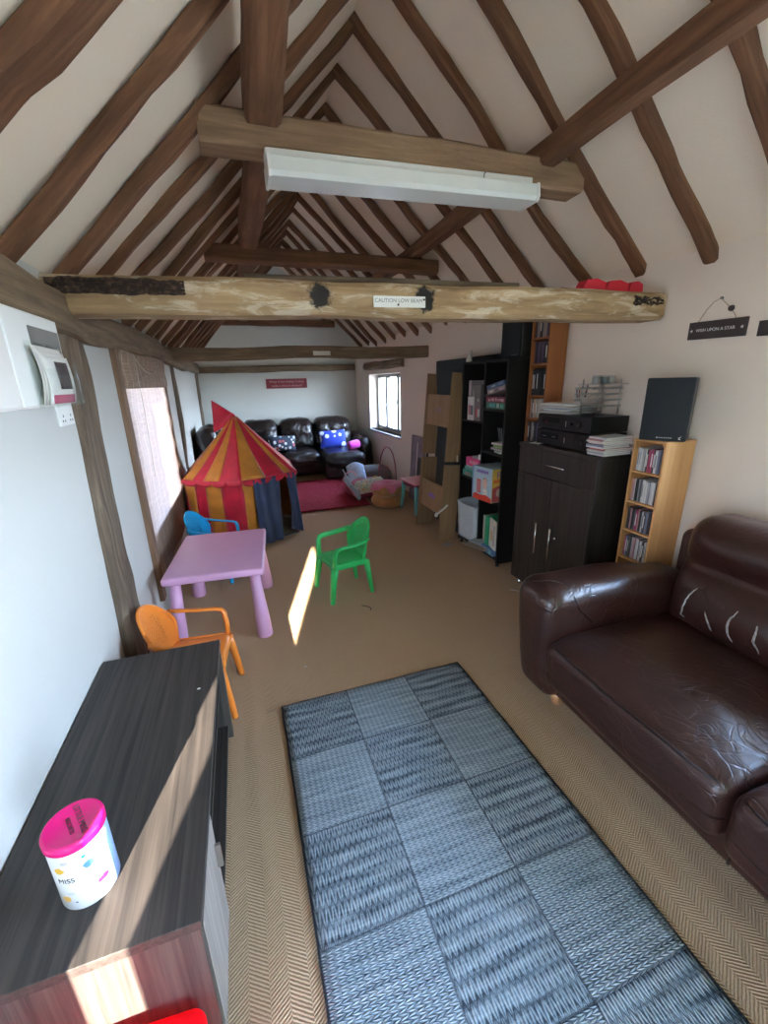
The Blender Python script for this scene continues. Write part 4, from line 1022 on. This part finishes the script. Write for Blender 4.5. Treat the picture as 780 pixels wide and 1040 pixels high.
# upper near compartment: leaning and flat games
item('game_box', 'green board game box flat on the upper shelf under a dark red one', 'board game', None, 1.935, 2.17, 2.845, 3.115, 1.3155, 1.365, (.05,.15,.11), spine=[(.10,.40,.30),(.40,.50,.45),(.08,.35,.34),(.10,.40,.42)])
item('game_box', 'dark red board game box lying on the green one', 'board game', None, 1.935, 2.17, 2.840, 3.120, 1.3655, 1.410, (.18,.012,.045), spine=[(.60,.35,.40)]*7)
item('magazine', 'thin white magazine tilted on the red game box', 'magazine', None, 1.930, 2.15, 2.840, 3.125, 1.4360, 1.4420, (.62,.62,.55), rx=-.17, paper=True)
item('game_box', 'pale mixed-colour box tilted above the thin magazine', 'board game', None, 1.935, 2.15, 2.860, 3.105, 1.4450, 1.4780, (.38,.30,.30), rx=-.18, spine=[(.60,.35,.38),(.15,.14,.16),(.70,.66,.62)])
item('game_box', 'blue box tilted at the top of the games pile', 'board game', None, 1.935, 2.15, 2.870, 3.115, 1.4810, 1.5150, (.07,.12,.24), rx=-.20, spine=[(.16,.26,.45),(.42,.48,.55)])
item('game_box', 'small maroon box upright at the back of the upper shelf', 'board game', None, 2.02, 2.14, 2.838, 2.855, 1.415, 1.62, (.16,.012,.05))
# middle
for k, (c, w) in enumerate((((.55,.62,.56), .11), ((.62,.58,.60), .10), ((.40,.55,.22), .12), ((.66,.66,.62), .09))):
    item('exercise_book', ['pale green','pale pink','bright green','white'][k] + ' thin booklet in the loose heap on the middle shelf', 'booklet', None, 1.94, 2.12, 2.86-.0*k, 2.86+w+.06*(k % 2), .9655+.022*k, .9655+.022*k+.016, c, rz=.12*(k-1.5), paper=True)
mb = MB(); mb.lathe([(0,0), (.016,0), (.018,.01), (.018,.10), (.010,.12), (.010,.14), (0,.14)], 16); tag(mb.build('white_bottle', M['white'], loc=(1.985,2.86,1.0545)), 'small white bottle standing on the middle shelf heap', 'bottle')
for k in range(3):
    mb = MB(); a = k*.5-.5; mb.tube([(2.02,2.98+.02*k,1.05), (1.99,2.98+.05*a,1.05+.11)], .003, 6); tag(mb.build('pencil', M['letter_grey']), 'thin grey pencil leaning on the middle shelf heap', 'pencil', 'pencils on the middle shelf')
item('teal_case', 'teal case lying flat, lowest in the stack beside the boxed game', 'case', None, 1.93, 2.16, 3.19, 3.455, .6905, .745, (.05,.33,.25), spine=[(.35,.22,.20),(.35,.22,.20)])
item('teal_case', 'pale teal folder lying on the teal case', 'folder', None, 1.94, 2.16, 3.185, 3.445, .7455, .772, (.16,.42,.38))
item('teal_case', 'thin aqua folder under the pink box', 'folder', None, 1.94, 2.16, 3.19, 3.42, .7725, .79, (.40,.58,.56))
item('pink_box', 'hot pink box on top of the teal cases', 'box', None, 1.94, 2.13, 3.19, 3.42, .7905, .865, (.70,.07,.26), spine=[(.78,.30,.42)])
item('notebook', 'grey-green notebook lying on the pink box', 'book', None, 1.96, 2.13, 3.19, 3.34, .8655, .885, (.22,.28,.27), rz=.2)
mb = MB(); mb.rbox(-.04, .04, -.05, .05, 0, .07, .03, 5, lambda p: p+V(.01*noise.noise(p*30),0,0)); tag(mb.build('soft_toy', M['teal'], loc=(2.04,3.24,.8855)), 'teal soft toy on the pile of teal cases', 'toy')
mb = MB(); mb.box(-.015, .015, -.02, .02, 0, .045, .004); tag(mb.build('small_box', M['white'], loc=(1.96,3.20,.866)), 'tiny white box in front of the teal toy', 'box')
# big boxed game standing out of the shelf
gb = gb_ = thing('boxed_game', 'large pale blue and red boxed game standing out of the bookcase', 'board game', (1.895, 2.985, .5605), math.radians(8))
mb = MB(); mb.box(-.035, .22, -.135, .175, 0, .285, .002); mb.build('box', tint('game_blue', (.42,.58,.68)), gb)
fm = basis((0,-1,0), (0,0,1), (-.0365,.020,.1425))
def flat(mbf, name, m, M4):
    mb = MB(); mbf(mb); o = mb.build(name, m, gb, solid=.0008); o.matrix_local = M4; return o
def poly(pts): return lambda mb: mb.add([(x,y,0) for x, y in pts], [tuple(range(len(pts)))])
flat(poly([(-.155,-.142),(.155,-.142),(.155,-.105),(.08,-.085),(-.02,-.095),(-.09,-.085),(-.155,-.112)]), 'red_ground', tint('game_red', (.68,.05,.03)), fm @ Matrix.Translation((0,0,.001)))
flat(poly([(-.155,-.142),(-.135,-.142),(-.135,.14),(-.155,.14)]), 'side_stripe', tint('game_blue2', (.18,.36,.62)), fm @ Matrix.Translation((0,0,.0015)))
for k in range(9): flat(poly([(-.085+.021*k,.092),(-.069+.021*k,.092+.004*(k%3)),(-.069+.021*k,.121),(-.085+.021*k,.117)]), 'title_block', M['violet'], fm @ Matrix.Translation((0,0,.0015)))
for k in range(6): flat(poly([(-.075-.002*k,-.075+.020*k),(-.012+.003*(k%2),-.080+.020*k),(-.012,-.066+.020*k),(-.078,-.062+.020*k)]), 'striped_tower', tint('game_red', (.68,.05,.03)), fm @ Matrix.Translation((0,0,.0017)))
flat(poly([(.052+.034*math.cos(a*PI/9), .010+.044*math.sin(a*PI/9)) for a in range(18)]), 'pictured_face', tint('skin_print', (.74,.52,.44)), fm @ Matrix.Translation((0,0,.0017)))
flat(poly([(.020,-.085),(.095,-.085),(.085,-.035),(.03,-.035)]), 'pictured_shirt', M['letter_white'], fm @ Matrix.Translation((0,0,.0017)))
flat(poly([(.018,.03),(.052,.062),(.088,.03),(.075,.052),(.03,.056)]), 'pictured_hair', tint('hair_print', (.35,.16,.05)), fm @ Matrix.Translation((0,0,.002)))
sm = basis((1,0,0), (0,0,1), (.0925,-.1358,.1425))
flat(poly([(-.125,-.14),(.125,-.14),(.125,.14),(-.125,.14)]), 'yellow_side', tint('game_yellow', (.80,.50,.08)), sm)
text('PC', .085, 'lettering', M['violet'], gb, sm @ Matrix.Translation((-.03,.085,.001)))
flat(poly([(-.11,.025),(.03,.025),(.03,.052),(-.11,.052)]), 'orange_bar', tint('game_orange', (.80,.20,.03)), sm @ Matrix.Translation((0,0,.0008)))
flat(poly([(-.12,-.135),(.05,-.135),(.05,-.04),(-.02,.01),(-.12,-.02)]), 'red_picture', tint('game_rose', (.62,.10,.12)), sm @ Matrix.Translation((0,0,.0008)))
flat(poly([(-.05+.03*math.cos(a*PI/9), -.06+.035*math.sin(a*PI/9)) for a in range(18)]), 'pictured_face', tint('skin_print', (.74,.52,.44)), sm @ Matrix.Translation((0,0,.0012)))
gb.scale = (1,.80,1)
# bottom
bg = thing('storage_bag', 'open pale blue fabric storage bag at the bottom of the bookcase', 'bag', (1.99, 3.318, .0915), math.radians(4))
mb = MB()
prof = [(-.090,-.145),(.11,-.145),(.11,.145),(-.090,.145)]
def bagf(u, v, inn=0):
    p = u*4; k = int(p) % 4; f = p-int(p); a_, b_ = prof[k], prof[(k+1) % 4]; s = (.90+.14*v)-inn
    return ((a_[0]+(b_[0]-a_[0])*f)*s + .006*noise.noise((u*14, v*5, 1)), (a_[1]+(b_[1]-a_[1])*f)*s + .006*noise.noise((u*14, v*5, 8)), .005+.345*v+.012*math.sin(u*4*PI)*v)
mb.grid(lambda u, v: bagf(u, v), 32, 12); mb.build('cloth', M['bag'], bg, solid=.005)
mb = MB(); mb.box(-.080, .10, -.13, .13, .0, .008); mb.build('base', M['bag'], bg)
item('picture_book', 'pale green thin book upright at the bottom of the bookcase', 'book', None, 1.945, 2.12, 3.060, 3.085, .0915, .395, (.46,.48,.36), spine=[(.60,.45,.42)])
item('picture_book', 'bright green book standing at the bottom of the bookcase', 'book', None, 1.935, 2.14, 3.000, 3.040, .0915, .400, (.025,.34,.15), rz=.08)
item('picture_book', 'white-covered picture book leaning beside the bright green book', 'book', None, 1.932, 1.945, 2.838, 2.985, .1415, .40, (.70,.66,.58), rz=-.22, spine=[(.45,.42,.40),(.62,.40,.12)])
item('puzzle_box', 'blue box lying on the bottom of the bookcase', 'box', None, 1.900, 2.1, 2.845, 3.120, .0915, .1400, (.13,.27,.50), spine=[(.25,.62,.70),(.70,.72,.74),(.60,.70,.75)])
item('card_sheet', 'white card jutting out at the bottom of the bookcase', 'card', None, 1.850, 1.97, 3.04, 3.16, .1405, .1485, (.60,.66,.74), rz=.35)
item('brown_book', 'brown paper-covered book hanging out of the bottom shelf', 'book', None, 1.805, 1.98, 2.93, 3.16, .1145, .1265, (.34,.24,.16), rz=.30, ry=.10, paper=True)
item('folder', 'thin dark folder under the brown book on the bottom shelf', 'folder', None, 1.83, 1.99, 3.02, 3.22, .1005, .1085, (.05,.05,.055), rz=.25)
mb = MB(); mb.rbox(2.015, 2.235, 2.800, 3.05, 1.6915, 2.02, .012, 3); sp2 = tag(mb.build('black_speaker', M['voidblack']), 'tall black loudspeaker standing on top of the bookcase', 'speaker')
mb = MB(); mb.rbox(2.000, 2.016, 2.806, 3.044, 1.700, 2.01, .007, 3); mb.build('grille', M['grille'], sp2)
mb = MB(); mb.box(1.9985, 2.0, 2.82, 2.90, 1.712, 1.716); mb.build('badge_mark', M['letter_grey'], sp2)
mb = MB(); mb.rbox(1.99, 2.20, 3.08, 3.46, 1.6915, 1.735, .012, 3); tag(mb.build('flat_case', M['black']), 'flat black case lying on top of the bookcase', 'case')
og = thing('bird_ornament', 'small pale ornament on the corner of the bookcase top', 'ornament', (1.955, 3.455, 1.6915))
mb = MB(); mb.lathe([(0,0), (.025,0), (.028,.02), (.018,.05), (.010,.075), (0,.08)], 16); mb.build('body', M['cream'], og)
mb = MB(); mb.tube([(0,.0,.06), (.0,-.03,.085), (0,-.055,.07)], [.012,.010,.003], 8); mb.build('head', M['cream'], og)
# dangling tie on the bookcase edge
tg = thing('paper_tag', 'white paper tag hanging at the edge of the bookcase', 'tag', (1.90, 3.515, .86))
mb = MB(); mb.box(-.002, .002, -.012, .014, -.06, .0, .001); mb.build('tag', M['paper'], tg); mb = MB(); mb.tube([(0,0,0), (.01,-.005,.10)], .0015, 6); mb.build('cord', M['string'], tg)

# ------------------------------------------------------------------ wooden frame and boards
wf = thing('wooden_frame', 'upright pale wooden frame of two stacked sections beside the bookcase', 'wooden frame', (0,0,0))
tilt = .075
fr = Matrix.Translation((1.742, 3.562, 0)) @ Matrix.Rotation(math.atan(tilt), 4, 'Y')
# local: x back, y away along the wall, z up
secs = [(0,.765,.255,.545,.175,.185), (.80,1.615,1.115,1.415,.150,.085)]
for k, (z0, z1, p0, p1, d0, d1) in enumerate(secs):
    for (ya, yb) in ((0,.024), (.540,.564)):
        mb = MB()
        pr_ = [(0,z0), (d0,z0), (d1 if k else d0-.015,z1), (0,z1)]
        if k == 0: pr_ = [(0,z0), (.06,z0+.0), (.10,z0+.02), (d0,z0), (d0,z1), (0,z1)]
        if k == 1: pr_ = [(.0,z0), (d0,z0), (d0,z0+.35), (d1,z1), (0,z1)]
        mb.prism(pr_, yb-ya, Matrix.Translation((0,ya,0))); o = mb.build('side_board', M['pale_wood'], wf); o.matrix_local = fr
        mb = MB(); mb.box(-.003, .0, ya, yb, z0, z1); o2 = mb.build('edge_strip', M['pale_wood'], o)
    mb = MB(); mb.box(.012, .030, .024, .540, p0, p1, .003); o = mb.build('cross_panel', M['pale_wood'], wf); o.matrix_local = fr
    mb = MB(); 
    r = random.Random(k)
    for q in range(3):
        yc, zc = .27+.045*(q-1), (p0+p1)/2+.012*(q % 2); n = 14
        mb.add([(.0112, yc+.030*math.cos(2*PI*j/n)*(1+.5*math.sin(3*j+q)), zc+.020*math.sin(2*PI*j/n)*(1+.4*math.cos(2*j))) for j in range(n)], [tuple(range(n))])
    mb.build('printed_motif', M['violet'] if k == 0 else tint('faded_print', (.25,.17,.17)), o, solid=.0008)
mb = MB(); mb.box(d0*.4, d0*.4+.02, .005, .020, .76, .81); o = mb.build('dowel', M['darkboard'], wf); o.matrix_local = fr
mb = MB(); mb.box(.05, .07, .545, .560, .76, .81); o = mb.build('dowel', M['darkboard'], wf); o.matrix_local = fr
mb = MB(); mb.box(2.03, 2.05, 3.54, 4.28, .0, 1.735, .002, M4=Matrix.Translation((.0,0,0)))
tag(mb.build('slate_board', M['darkboard']), 'tall dark slate-coloured board standing behind the pale wooden frame', 'board')
mb = MB(); mb.box(-.012, .012, 0, .42, 0, .86, .003); o = mb.build('mauve_board', M['purple'], loc=(2.09, 4.79, .0)); o.rotation_euler = (0, .06, 0); tag(o, 'mauve grey printed board leaning on the wall below the far window', 'board')
mb = MB(); mb.box(-.0135, -.012, .06, .18, .20, .60); mb.build('printed_shape', M['darkboard'], o)
mb = MB(); mb.box(-.0135, -.012, .20, .22, .10, .78); mb.build('printed_line', M['paper'], o)
mb = MB(); mb.lathe([(0,0), (.05,0), (.055,.012), (.03,.02), (.035,.03), (0,.03)], 18, M4=Matrix.Translation((2.15,4.42,1.70)) @ Matrix.Rotation(-PI/2, 4, 'Y'))
mb.tube([(2.14,4.42,1.68), (2.13,4.40,1.58), (2.14,4.41,1.50)], [.018,.022,.012], 8)
tag(mb.build('hanging_rosette', M['cream']), 'pale rosette hanging on the wall at the top of the slate board', 'rosette')
bn = thing('bone_toy', 'white bone-shaped dog toy propped on the wooden frame', 'toy', (1.76, 3.545, .30), 0)
mb = MB(); mb.tube([(-.03,.035,-.02), (.02,-.02,.05), (.04,-.045,.085)], .010, 8); mb.build('shaft', M['paper'], bn)
mb = MB()
for p in ((-.03,.05,-.025), (-.045,.025,-.028)): mb.lathe([(0,-.018), (.013,-.013), (.018,0), (.013,.013), (0,.018)], 12, p)
mb.build('knuckle', M['paper'], bn)
item('photo_card', 'pale photo card lying on the floor by the bookcase', 'card', None, 1.72, 1.82, 3.40, 3.48, .001, .003, (.38,.34,.30), rz=.4)

# ------------------------------------------------------------------ far leather sofa (corner unit with chaise)
fs = thing('corner_sofa', 'dark brown leather sofa with a chaise end against the end wall', 'sofa', (0,0,0))
L2 = M['leather2']
def puffs(p, a=.016): return a*noise.noise((p.x*6, p.y*6, p.z*6)) + a*.5*noise.noise((p.x*15, p.y*15, p.z*15))
mb = MB(); mb.rbox(-.10, 1.86, 6.96, 7.92, .05, .30, .04, 4, mid=8); mb.rbox(1.20, 1.86, 6.52, 7.2, .05, .30, .04, 4, mid=8); mb.build('base', L2, fs)
for (a0, a1, f0) in ((.0,.585,6.86), (.595,1.185,6.86), (1.195,1.86,6.46)):
    m_ = (a0+a1)/2
    mb = MB(); mb.rbox(a0, a1, f0, 7.55, .24, .455, .085, 6, lambda p, m_=m_, w=(a1-a0)/2: p+V(0, puffs(p,.012), (.03*(1-((p.x-m_)/w)**2) if p.z > .36 else 0)+puffs(p,.02)), mid=10)
    mb.build('seat_cushion', L2, fs)
    mb = MB(); mb.rbox(a0+.005, a1-.005, 7.30, 7.62, .42, .95, .12, 7, lambda p, m_=m_, w=(a1-a0)/2: p+V(puffs(p,.01), (p.z-.42)*.25 - .05*math.exp(-((p.z-.80)/.09)**2)*(1-abs((p.x-m_)/w)**4) + puffs(p,.035), .02*(1-((p.x-m_)/w)**2)+puffs(p,.015)), mid=12)
    mb.build('back_cushion', L2, fs)
mb = MB(); mb.rbox(-.12, 1.90, 7.62, 7.94, .05, .86, .06, 5, mid=6); mb.build('back_frame', L2, fs)
mb = MB(); mb.rbox(1.855, 2.085, 6.80, 7.90, .05, .66, .11, 7, lambda p: p+V(.012*math.sin(p.z*8)+puffs(p,.012), 0, puffs(p,.02)-.05*max(0,(7.1-p.y)/.3)**2), mid=10); mb.build('arm', L2, fs)
ac = thing('corner_armchair', 'dark leather armchair in the corner behind the play tent', 'armchair', (0,0,0))
mb = MB(); mb.rbox(-.50, .20, 5.98, 6.72, .06, .32, .05, 4, mid=6); mb.build('base', L2, ac)
mb = MB(); mb.rbox(-.33, .22, 6.11, 6.58, .28, .46, .08, 6, lambda p: p+V(0,0,puffs(p,.02)), mid=8); mb.build('seat_cushion', L2, ac)
mb = MB(); mb.rbox(-.585, -.30, 5.98, 6.72, .06, 1.00, .11, 7, lambda p: p+V(-(p.z-.5)*.04+puffs(p,.03), 0, puffs(p,.03)), mid=10); mb.build('backrest', L2, ac)
for (a0, a1) in ((5.94,6.12), (6.58,6.76)):
    mb = MB(); mb.rbox(-.50, .20, a0, a1, .06, .62, .075, 6, lambda p: p+V(0,0,puffs(p,.015)), mid=8); mb.build('arm', L2, ac)
def cushion(name, label, cx, cy, cz, w, h, t, mat, rx, rz, ry=0):
    mb = MB()
    def f(p):
        u, v = abs(p.x/(w/2)), abs(p.z/(h/2)); k = max(.10, (1-u**2.5)*(1-v**2.5))**.5
        return V(p.x*(1-.07*(1-v*v)*u), p.y*k, p.z*(1-.07*(1-u*u)*v))
    mb.rbox(-w/2, w/2, -t/2, t/2, -h/2, h/2, .03, 4, f, mid=12)
    o = mb.build(name, mat, loc=(cx,cy,cz)); o.rotation_euler = (rx, ry, rz); return tag(o, label, 'cushion')
cushion('scatter_cushion', 'dark floral scatter cushion on the middle of the far sofa', .60, 7.19, .595, .46, .26, .14, M['floral'], -.30, .05, .04)
cushion('scatter_cushion', 'blue and white scatter cushion on the chaise end of the far sofa', 1.46, 7.17, .615, .46, .30, .14, M['bluecush'], -.30, -.05, -.03)
mb = MB(); mb.tube([V(-.10,0,0), V(-.095,0,0), V(-.08,0,0), V(.08,0,0), V(.095,0,0), V(.10,0,0)], [.03,.062,.070,.070,.062,.03], 20); o = mb.build('bolster_cushion', M['pinkcush'], loc=(1.73, 6.80, .545)); o.rotation_euler = (0, -.12, .30); tag(o, 'hot pink bolster cushion on the chaise of the far sofa', 'cushion')

# ------------------------------------------------------------------ toys by the far window
dn = thing('doughnut_pouf', 'tan plush doughnut pouf with pink icing on the floor', 'pouf', (1.685, 4.965, 0))
def torus(mb, R, r, cz, sq=1, n=36, m=16, f=None):
    pts = []
    for i in range(n):
        ring = []
        for j in range(m):
            a, b = 2*PI*i/n, 2*PI*j/m
            p = V((R+r*math.cos(b))*math.cos(a), (R+r*math.cos(b))*math.sin(a), cz+r*sq*math.sin(b))
            p += V(1,1,1)*0.006*noise.noise(p*9); ring.append(mb.bm.verts.new(f(p) if f else p))
        pts.append(ring)
    for i in range(n):
        for j in range(m):
            q = mb.bm.faces.new((pts[i][j], pts[(i+1) % n][j], pts[(i+1) % n][(j+1) % m], pts[i][(j+1) % m])); q.smooth = True; q.material_index = mb.mi
mb = MB(); torus(mb, .125, .090, .078, .86); mb.build('lower_ring', M['tan'], dn)
mb = MB(); torus(mb, .125, .090, .225, .82); mb.build('upper_ring', M['tan'], dn)
mb = MB()
def ice(u, v):
    a = 2*PI*u; b = math.radians(100 - (112 + 30*math.sin(a*6)+16*math.sin(a*11+1))*v) if v else math.radians(160)
    b = math.radians(165) + (math.radians(18+24*math.sin(a*5)+12*math.sin(a*9+1)) - math.radians(165))*v
    r = .096; return ((.125+r*math.cos(b))*math.cos(a), (.125+r*math.cos(b))*math.sin(a), .228+r*.84*math.sin(b))
mb.grid(ice, 72, 12); mb.build('icing', M['icing'], dn, solid=.006)
ts = thing('toddler_seat', 'toddler floor seat with patterned padding and pale blue flaps', 'baby seat', (1.43, 5.42, 0), .1)
mb = MB(); mb.tube([(-.08,-.17,.20), (-.07,-.165,.20), (.27,-.13,.215), (.29,-.125,.215)], [.07,.095,.095,.07], 18); mb.build('patterned_roll', M['toyfab'], ts)
mb = MB(); mb.rbox(-.10, .36, -.12, .34, .02, .22, .06, 5, lambda p: p+V(0,0,.01*noise.noise(p*12))); mb.build('seat_body', M['rose'], ts)
mb = MB(); mb.grid(lambda u, v: (-.30+.22*u+.03*math.sin(v*3), -.22+.04*u+.02*math.sin(u*4), .32-.30*u*.95+.0*v+.16*v-.10*v*u), 8, 8); mb.build('blue_flap', M['bluewhite'], ts, solid=.012)
mb = MB(); mb.grid(lambda u, v: (-.10+.26*u, .10+.12*v, .22+.20*v+.05*math.sin(u*PI)), 8, 8); mb.build('blue_flap', M['bluewhite'], ts, solid=.012)
mb = MB(); mb.tube([(-.30,-.20,.33), (-.22,-.12,.40), (-.10,.0,.40), (.0,.08,.32)], .008, 8); mb.build('flap_trim', M['icing'], ts)
mb = MB(); mb.tube([(-.30,-.22,.33), (-.19,-.20,.18), (-.08,-.18,.03)], .010, 8); mb.build('flap_trim', M['icing'], ts)
gc = tag(MB().rbox(-.27, .27, -.22, .22, 0, .34, .16, 7, lambda p: p+V(0,0,.012*noise.noise(p*7)), mid=6).build('grey_beanbag', M['grey_cush'], loc=(1.80, 5.95, .002)), 'soft grey beanbag behind the toddler seat', 'beanbag')
hp = thing('toy_arch', 'tall rose-coloured wire arch with hanging toy shapes', 'toy arch', (1.86, 5.46, 0), .15)
mb = MB(); mb.tube([(-.14+.28*(.5-.5*math.cos(PI*t/24)), 0, .10+.58*math.sin(PI*t/24)**.8 if 0 < t < 24 else .0) for t in range(25)], .008, 8); mb.build('arch', M['rose'], hp)
mb = MB(); mb.tube([(-.12,0,.40), (-.05,-.02,.42), (.02,-.01,.40), (-.02,-.02,.36), (-.08,-.02,.38), (-.10,-.02,.26), (-.02,-.02,.22), (-.04,-.02,.34)], .006, 6); mb.build('wire_shape', M['rose'], hp)
mb = MB(); mb.tube([(.02+.07*math.cos(PI*t/12), -.03, .14+.09*math.sin(PI*t/12)) for t in range(13)], .008, 8); mb.build('small_arch', M['darkboard'], hp)
mb = MB(); mb.lathe([(0,-.04), (.028,-.028), (.04,0), (.028,.028), (0,.04)], 16, (1.66,5.40,.268)); tag(mb.build('toy_ball', tint('toy_yellow', (.70,.36,.05))), 'small orange-yellow toy ball in the toddler seat', 'ball')
st = thing('small_table', 'little teal-legged table with a pink top by the wooden frame', 'table', (1.965, 4.62, 0), .12)
mb = MB(); mb.rbox(-.15, .15, -.20, .20, .365, .390, .010, 3); mb.build('tabletop', M['pinkpaint'], st)
mb = MB(); mb.box(-.125, .125, -.175, .175, .315, .365, .002); mb.build('apron', tint('maroon_paint', (.16,.015,.05)), st)
for sx in (-1, 1):
    for sy in (-1, 1):
        mb = MB(); mb.tube([(sx*.135,sy*.185,0), (sx*.128,sy*.178,.06), (sx*.118,sy*.165,.20), (sx*.112,sy*.158,.34)], [.016,.020,.022,.026], 12); mb.build('leg', M['teal'], st)
tag(MB().tube([(.672,2.610,.004), (.690,2.590,.005), (.715,2.570,.004), (.722,2.545,.004), (.712,2.525,.004)], .0028, 6).build('bent_twig', M['letter_black']), 'short bent dark twig on the floor by the green chair', 'twig')
tag(MB().tube([(1.80,2.43,.004), (1.83,2.40,.006), (1.845,2.385,.004)], .003, 6).build('straw_strand', M['paper']), 'pale straw strand on the floor before the dark cabinet', 'straw')
tag(MB().box(.18, .19, 2.06, 2.068, .001, .006).build('paper_crumb', M['paper']), 'tiny white crumb on the floor between table and rug', 'crumb')

# ------------------------------------------------------------------ outside
mb = MB(); mb.box(-40, 40, -40, 40, -.35, -.25); struct(mb.build('ground', M['grass']))
for (x, y, lx, ly, h) in ((.65, -5.0, 1.75, 1.0, 3.65),):
    mb = MB(); mb.rbox(x-lx, x+lx, y-ly/2, y+ly/2, -.25, h, .4, 4, lambda p: p+V(.25*noise.noise(p*1.5), 0, .2*noise.noise(p*1.1)), mid=24); tag(mb.build('sun_blocker', M['blocker']), 'tall added sun-stopping green hedge outside the glazed door', 'blocker')  # added out of view to keep direct sun from entering the glazed door

# ------------------------------------------------------------------ light
w = bpy.data.worlds.new('sky'); bpy.context.scene.world = w; w.use_nodes = True
nt = w.node_tree; bgn = nt.nodes['Background']
tc = nt.nodes.new('ShaderNodeTexCoord'); sp_ = nt.nodes.new('ShaderNodeSeparateXYZ'); nt.links.new(tc.outputs['Generated'], sp_.inputs[0])
rp = nt.nodes.new('ShaderNodeValToRGB'); nt.links.new(sp_.outputs[2], rp.inputs[0])
els = rp.color_ramp.elements; els[0].position = 0; els[0].color = (.70,.83,1.0,1); els[1].position = .8; els[1].color = (.26,.46,.85,1)
e_ = els.new(.25); e_.color = (.55,.72,.98,1)
mr = nt.nodes.new('ShaderNodeMapRange'); nt.links.new(sp_.outputs[0], mr.inputs[0]); mr.inputs[1].default_value = .1; mr.inputs[2].default_value = .9; mr.inputs[3].default_value = 1.0; mr.inputs[4].default_value = 2.6  # sky made brighter on the far window's side to add indoor light
vm = nt.nodes.new('ShaderNodeVectorMath'); vm.operation = 'SCALE'; nt.links.new(rp.outputs[0], vm.inputs[0]); nt.links.new(mr.outputs[0], vm.inputs[3])
nt.links.new(vm.outputs[0], bgn.inputs[0]); bgn.inputs[1].default_value = 9.0
sun = bpy.data.lights.new('sun', 'SUN'); sun.energy = 26; sun.angle = math.radians(.6); sun.color = (1, .90, .76)
so2 = bpy.data.objects.new('sun', sun); C.objects.link(so2)
az = math.radians(16.5); el = math.radians(22)
dv = V(math.sin(az)*math.cos(el), math.cos(az)*math.cos(el), -math.sin(el)); so2.rotation_euler = dv.to_track_quat('-Z', 'Y').to_euler()
def portal(name, loc, nrm, sx, sy):
    l = bpy.data.lights.new(name, 'AREA'); l.shape = 'RECTANGLE'; l.size = sx; l.size_y = sy; l.cycles.is_portal = True
    o = bpy.data.objects.new(name, l); C.objects.link(o); o.location = loc; o.rotation_euler = Vector(nrm).to_track_quat('-Z', 'Y').to_euler(); return o
portal('portal_door', (1.10, YF-.24, 1.07), (0,1,0), 1.7, 2.05)
portal('portal_window', RM @ V(.36,-.30,1.465), (-1,0,0), .93, 1.52)
portal('portal_far_window', RM @ V(6.47,-.30,1.21), (-1,0,0), .92, 1.44)
portal('portal_blind', (XL-.235, 3.66, 1.17), (1,0,0), 1.15, 1.5)

# ------------------------------------------------------------------ camera
cam = bpy.data.cameras.new('camera'); co = bpy.data.objects.new('camera', cam); C.objects.link(co)
yaw, pit, rol = math.radians(18.2), math.radians(-17.4), math.radians(-1.37)
f_ = V(math.sin(yaw)*math.cos(pit), math.cos(yaw)*math.cos(pit), math.sin(pit)); r0 = V(math.cos(yaw), -math.sin(yaw), 0); u0 = r0.cross(f_)
r1 = r0*math.cos(rol) + u0*math.sin(rol); u1 = -r0*math.sin(rol) + u0*math.cos(rol)
mw = Matrix((r1, u1, -f_)).transposed().to_4x4(); mw.translation = (0,0,1.55); co.matrix_world = mw
cam.sensor_fit = 'VERTICAL'; cam.sensor_height = 24; cam.lens = 425/1040*24; cam.clip_start = .02
sc = bpy.context.scene; sc.camera = co
sc.view_settings.view_transform = 'Standard'; sc.view_settings.look = 'None'; sc.view_settings.gamma = 1; sc.view_settings.use_curve_mapping = False
sc.view_settings.exposure = 1.6
sc.cycles.max_bounces = 10; sc.cycles.diffuse_bounces = 6; sc.cycles.transparent_max_bounces = 16; sc.cycles.use_denoising = True
sc.cycles.sample_clamp_indirect = 4; sc.cycles.caustics_reflective = False; sc.cycles.caustics_refractive = False; sc.cycles.use_adaptive_sampling = False; sc.cycles.blur_glossy = 1.0
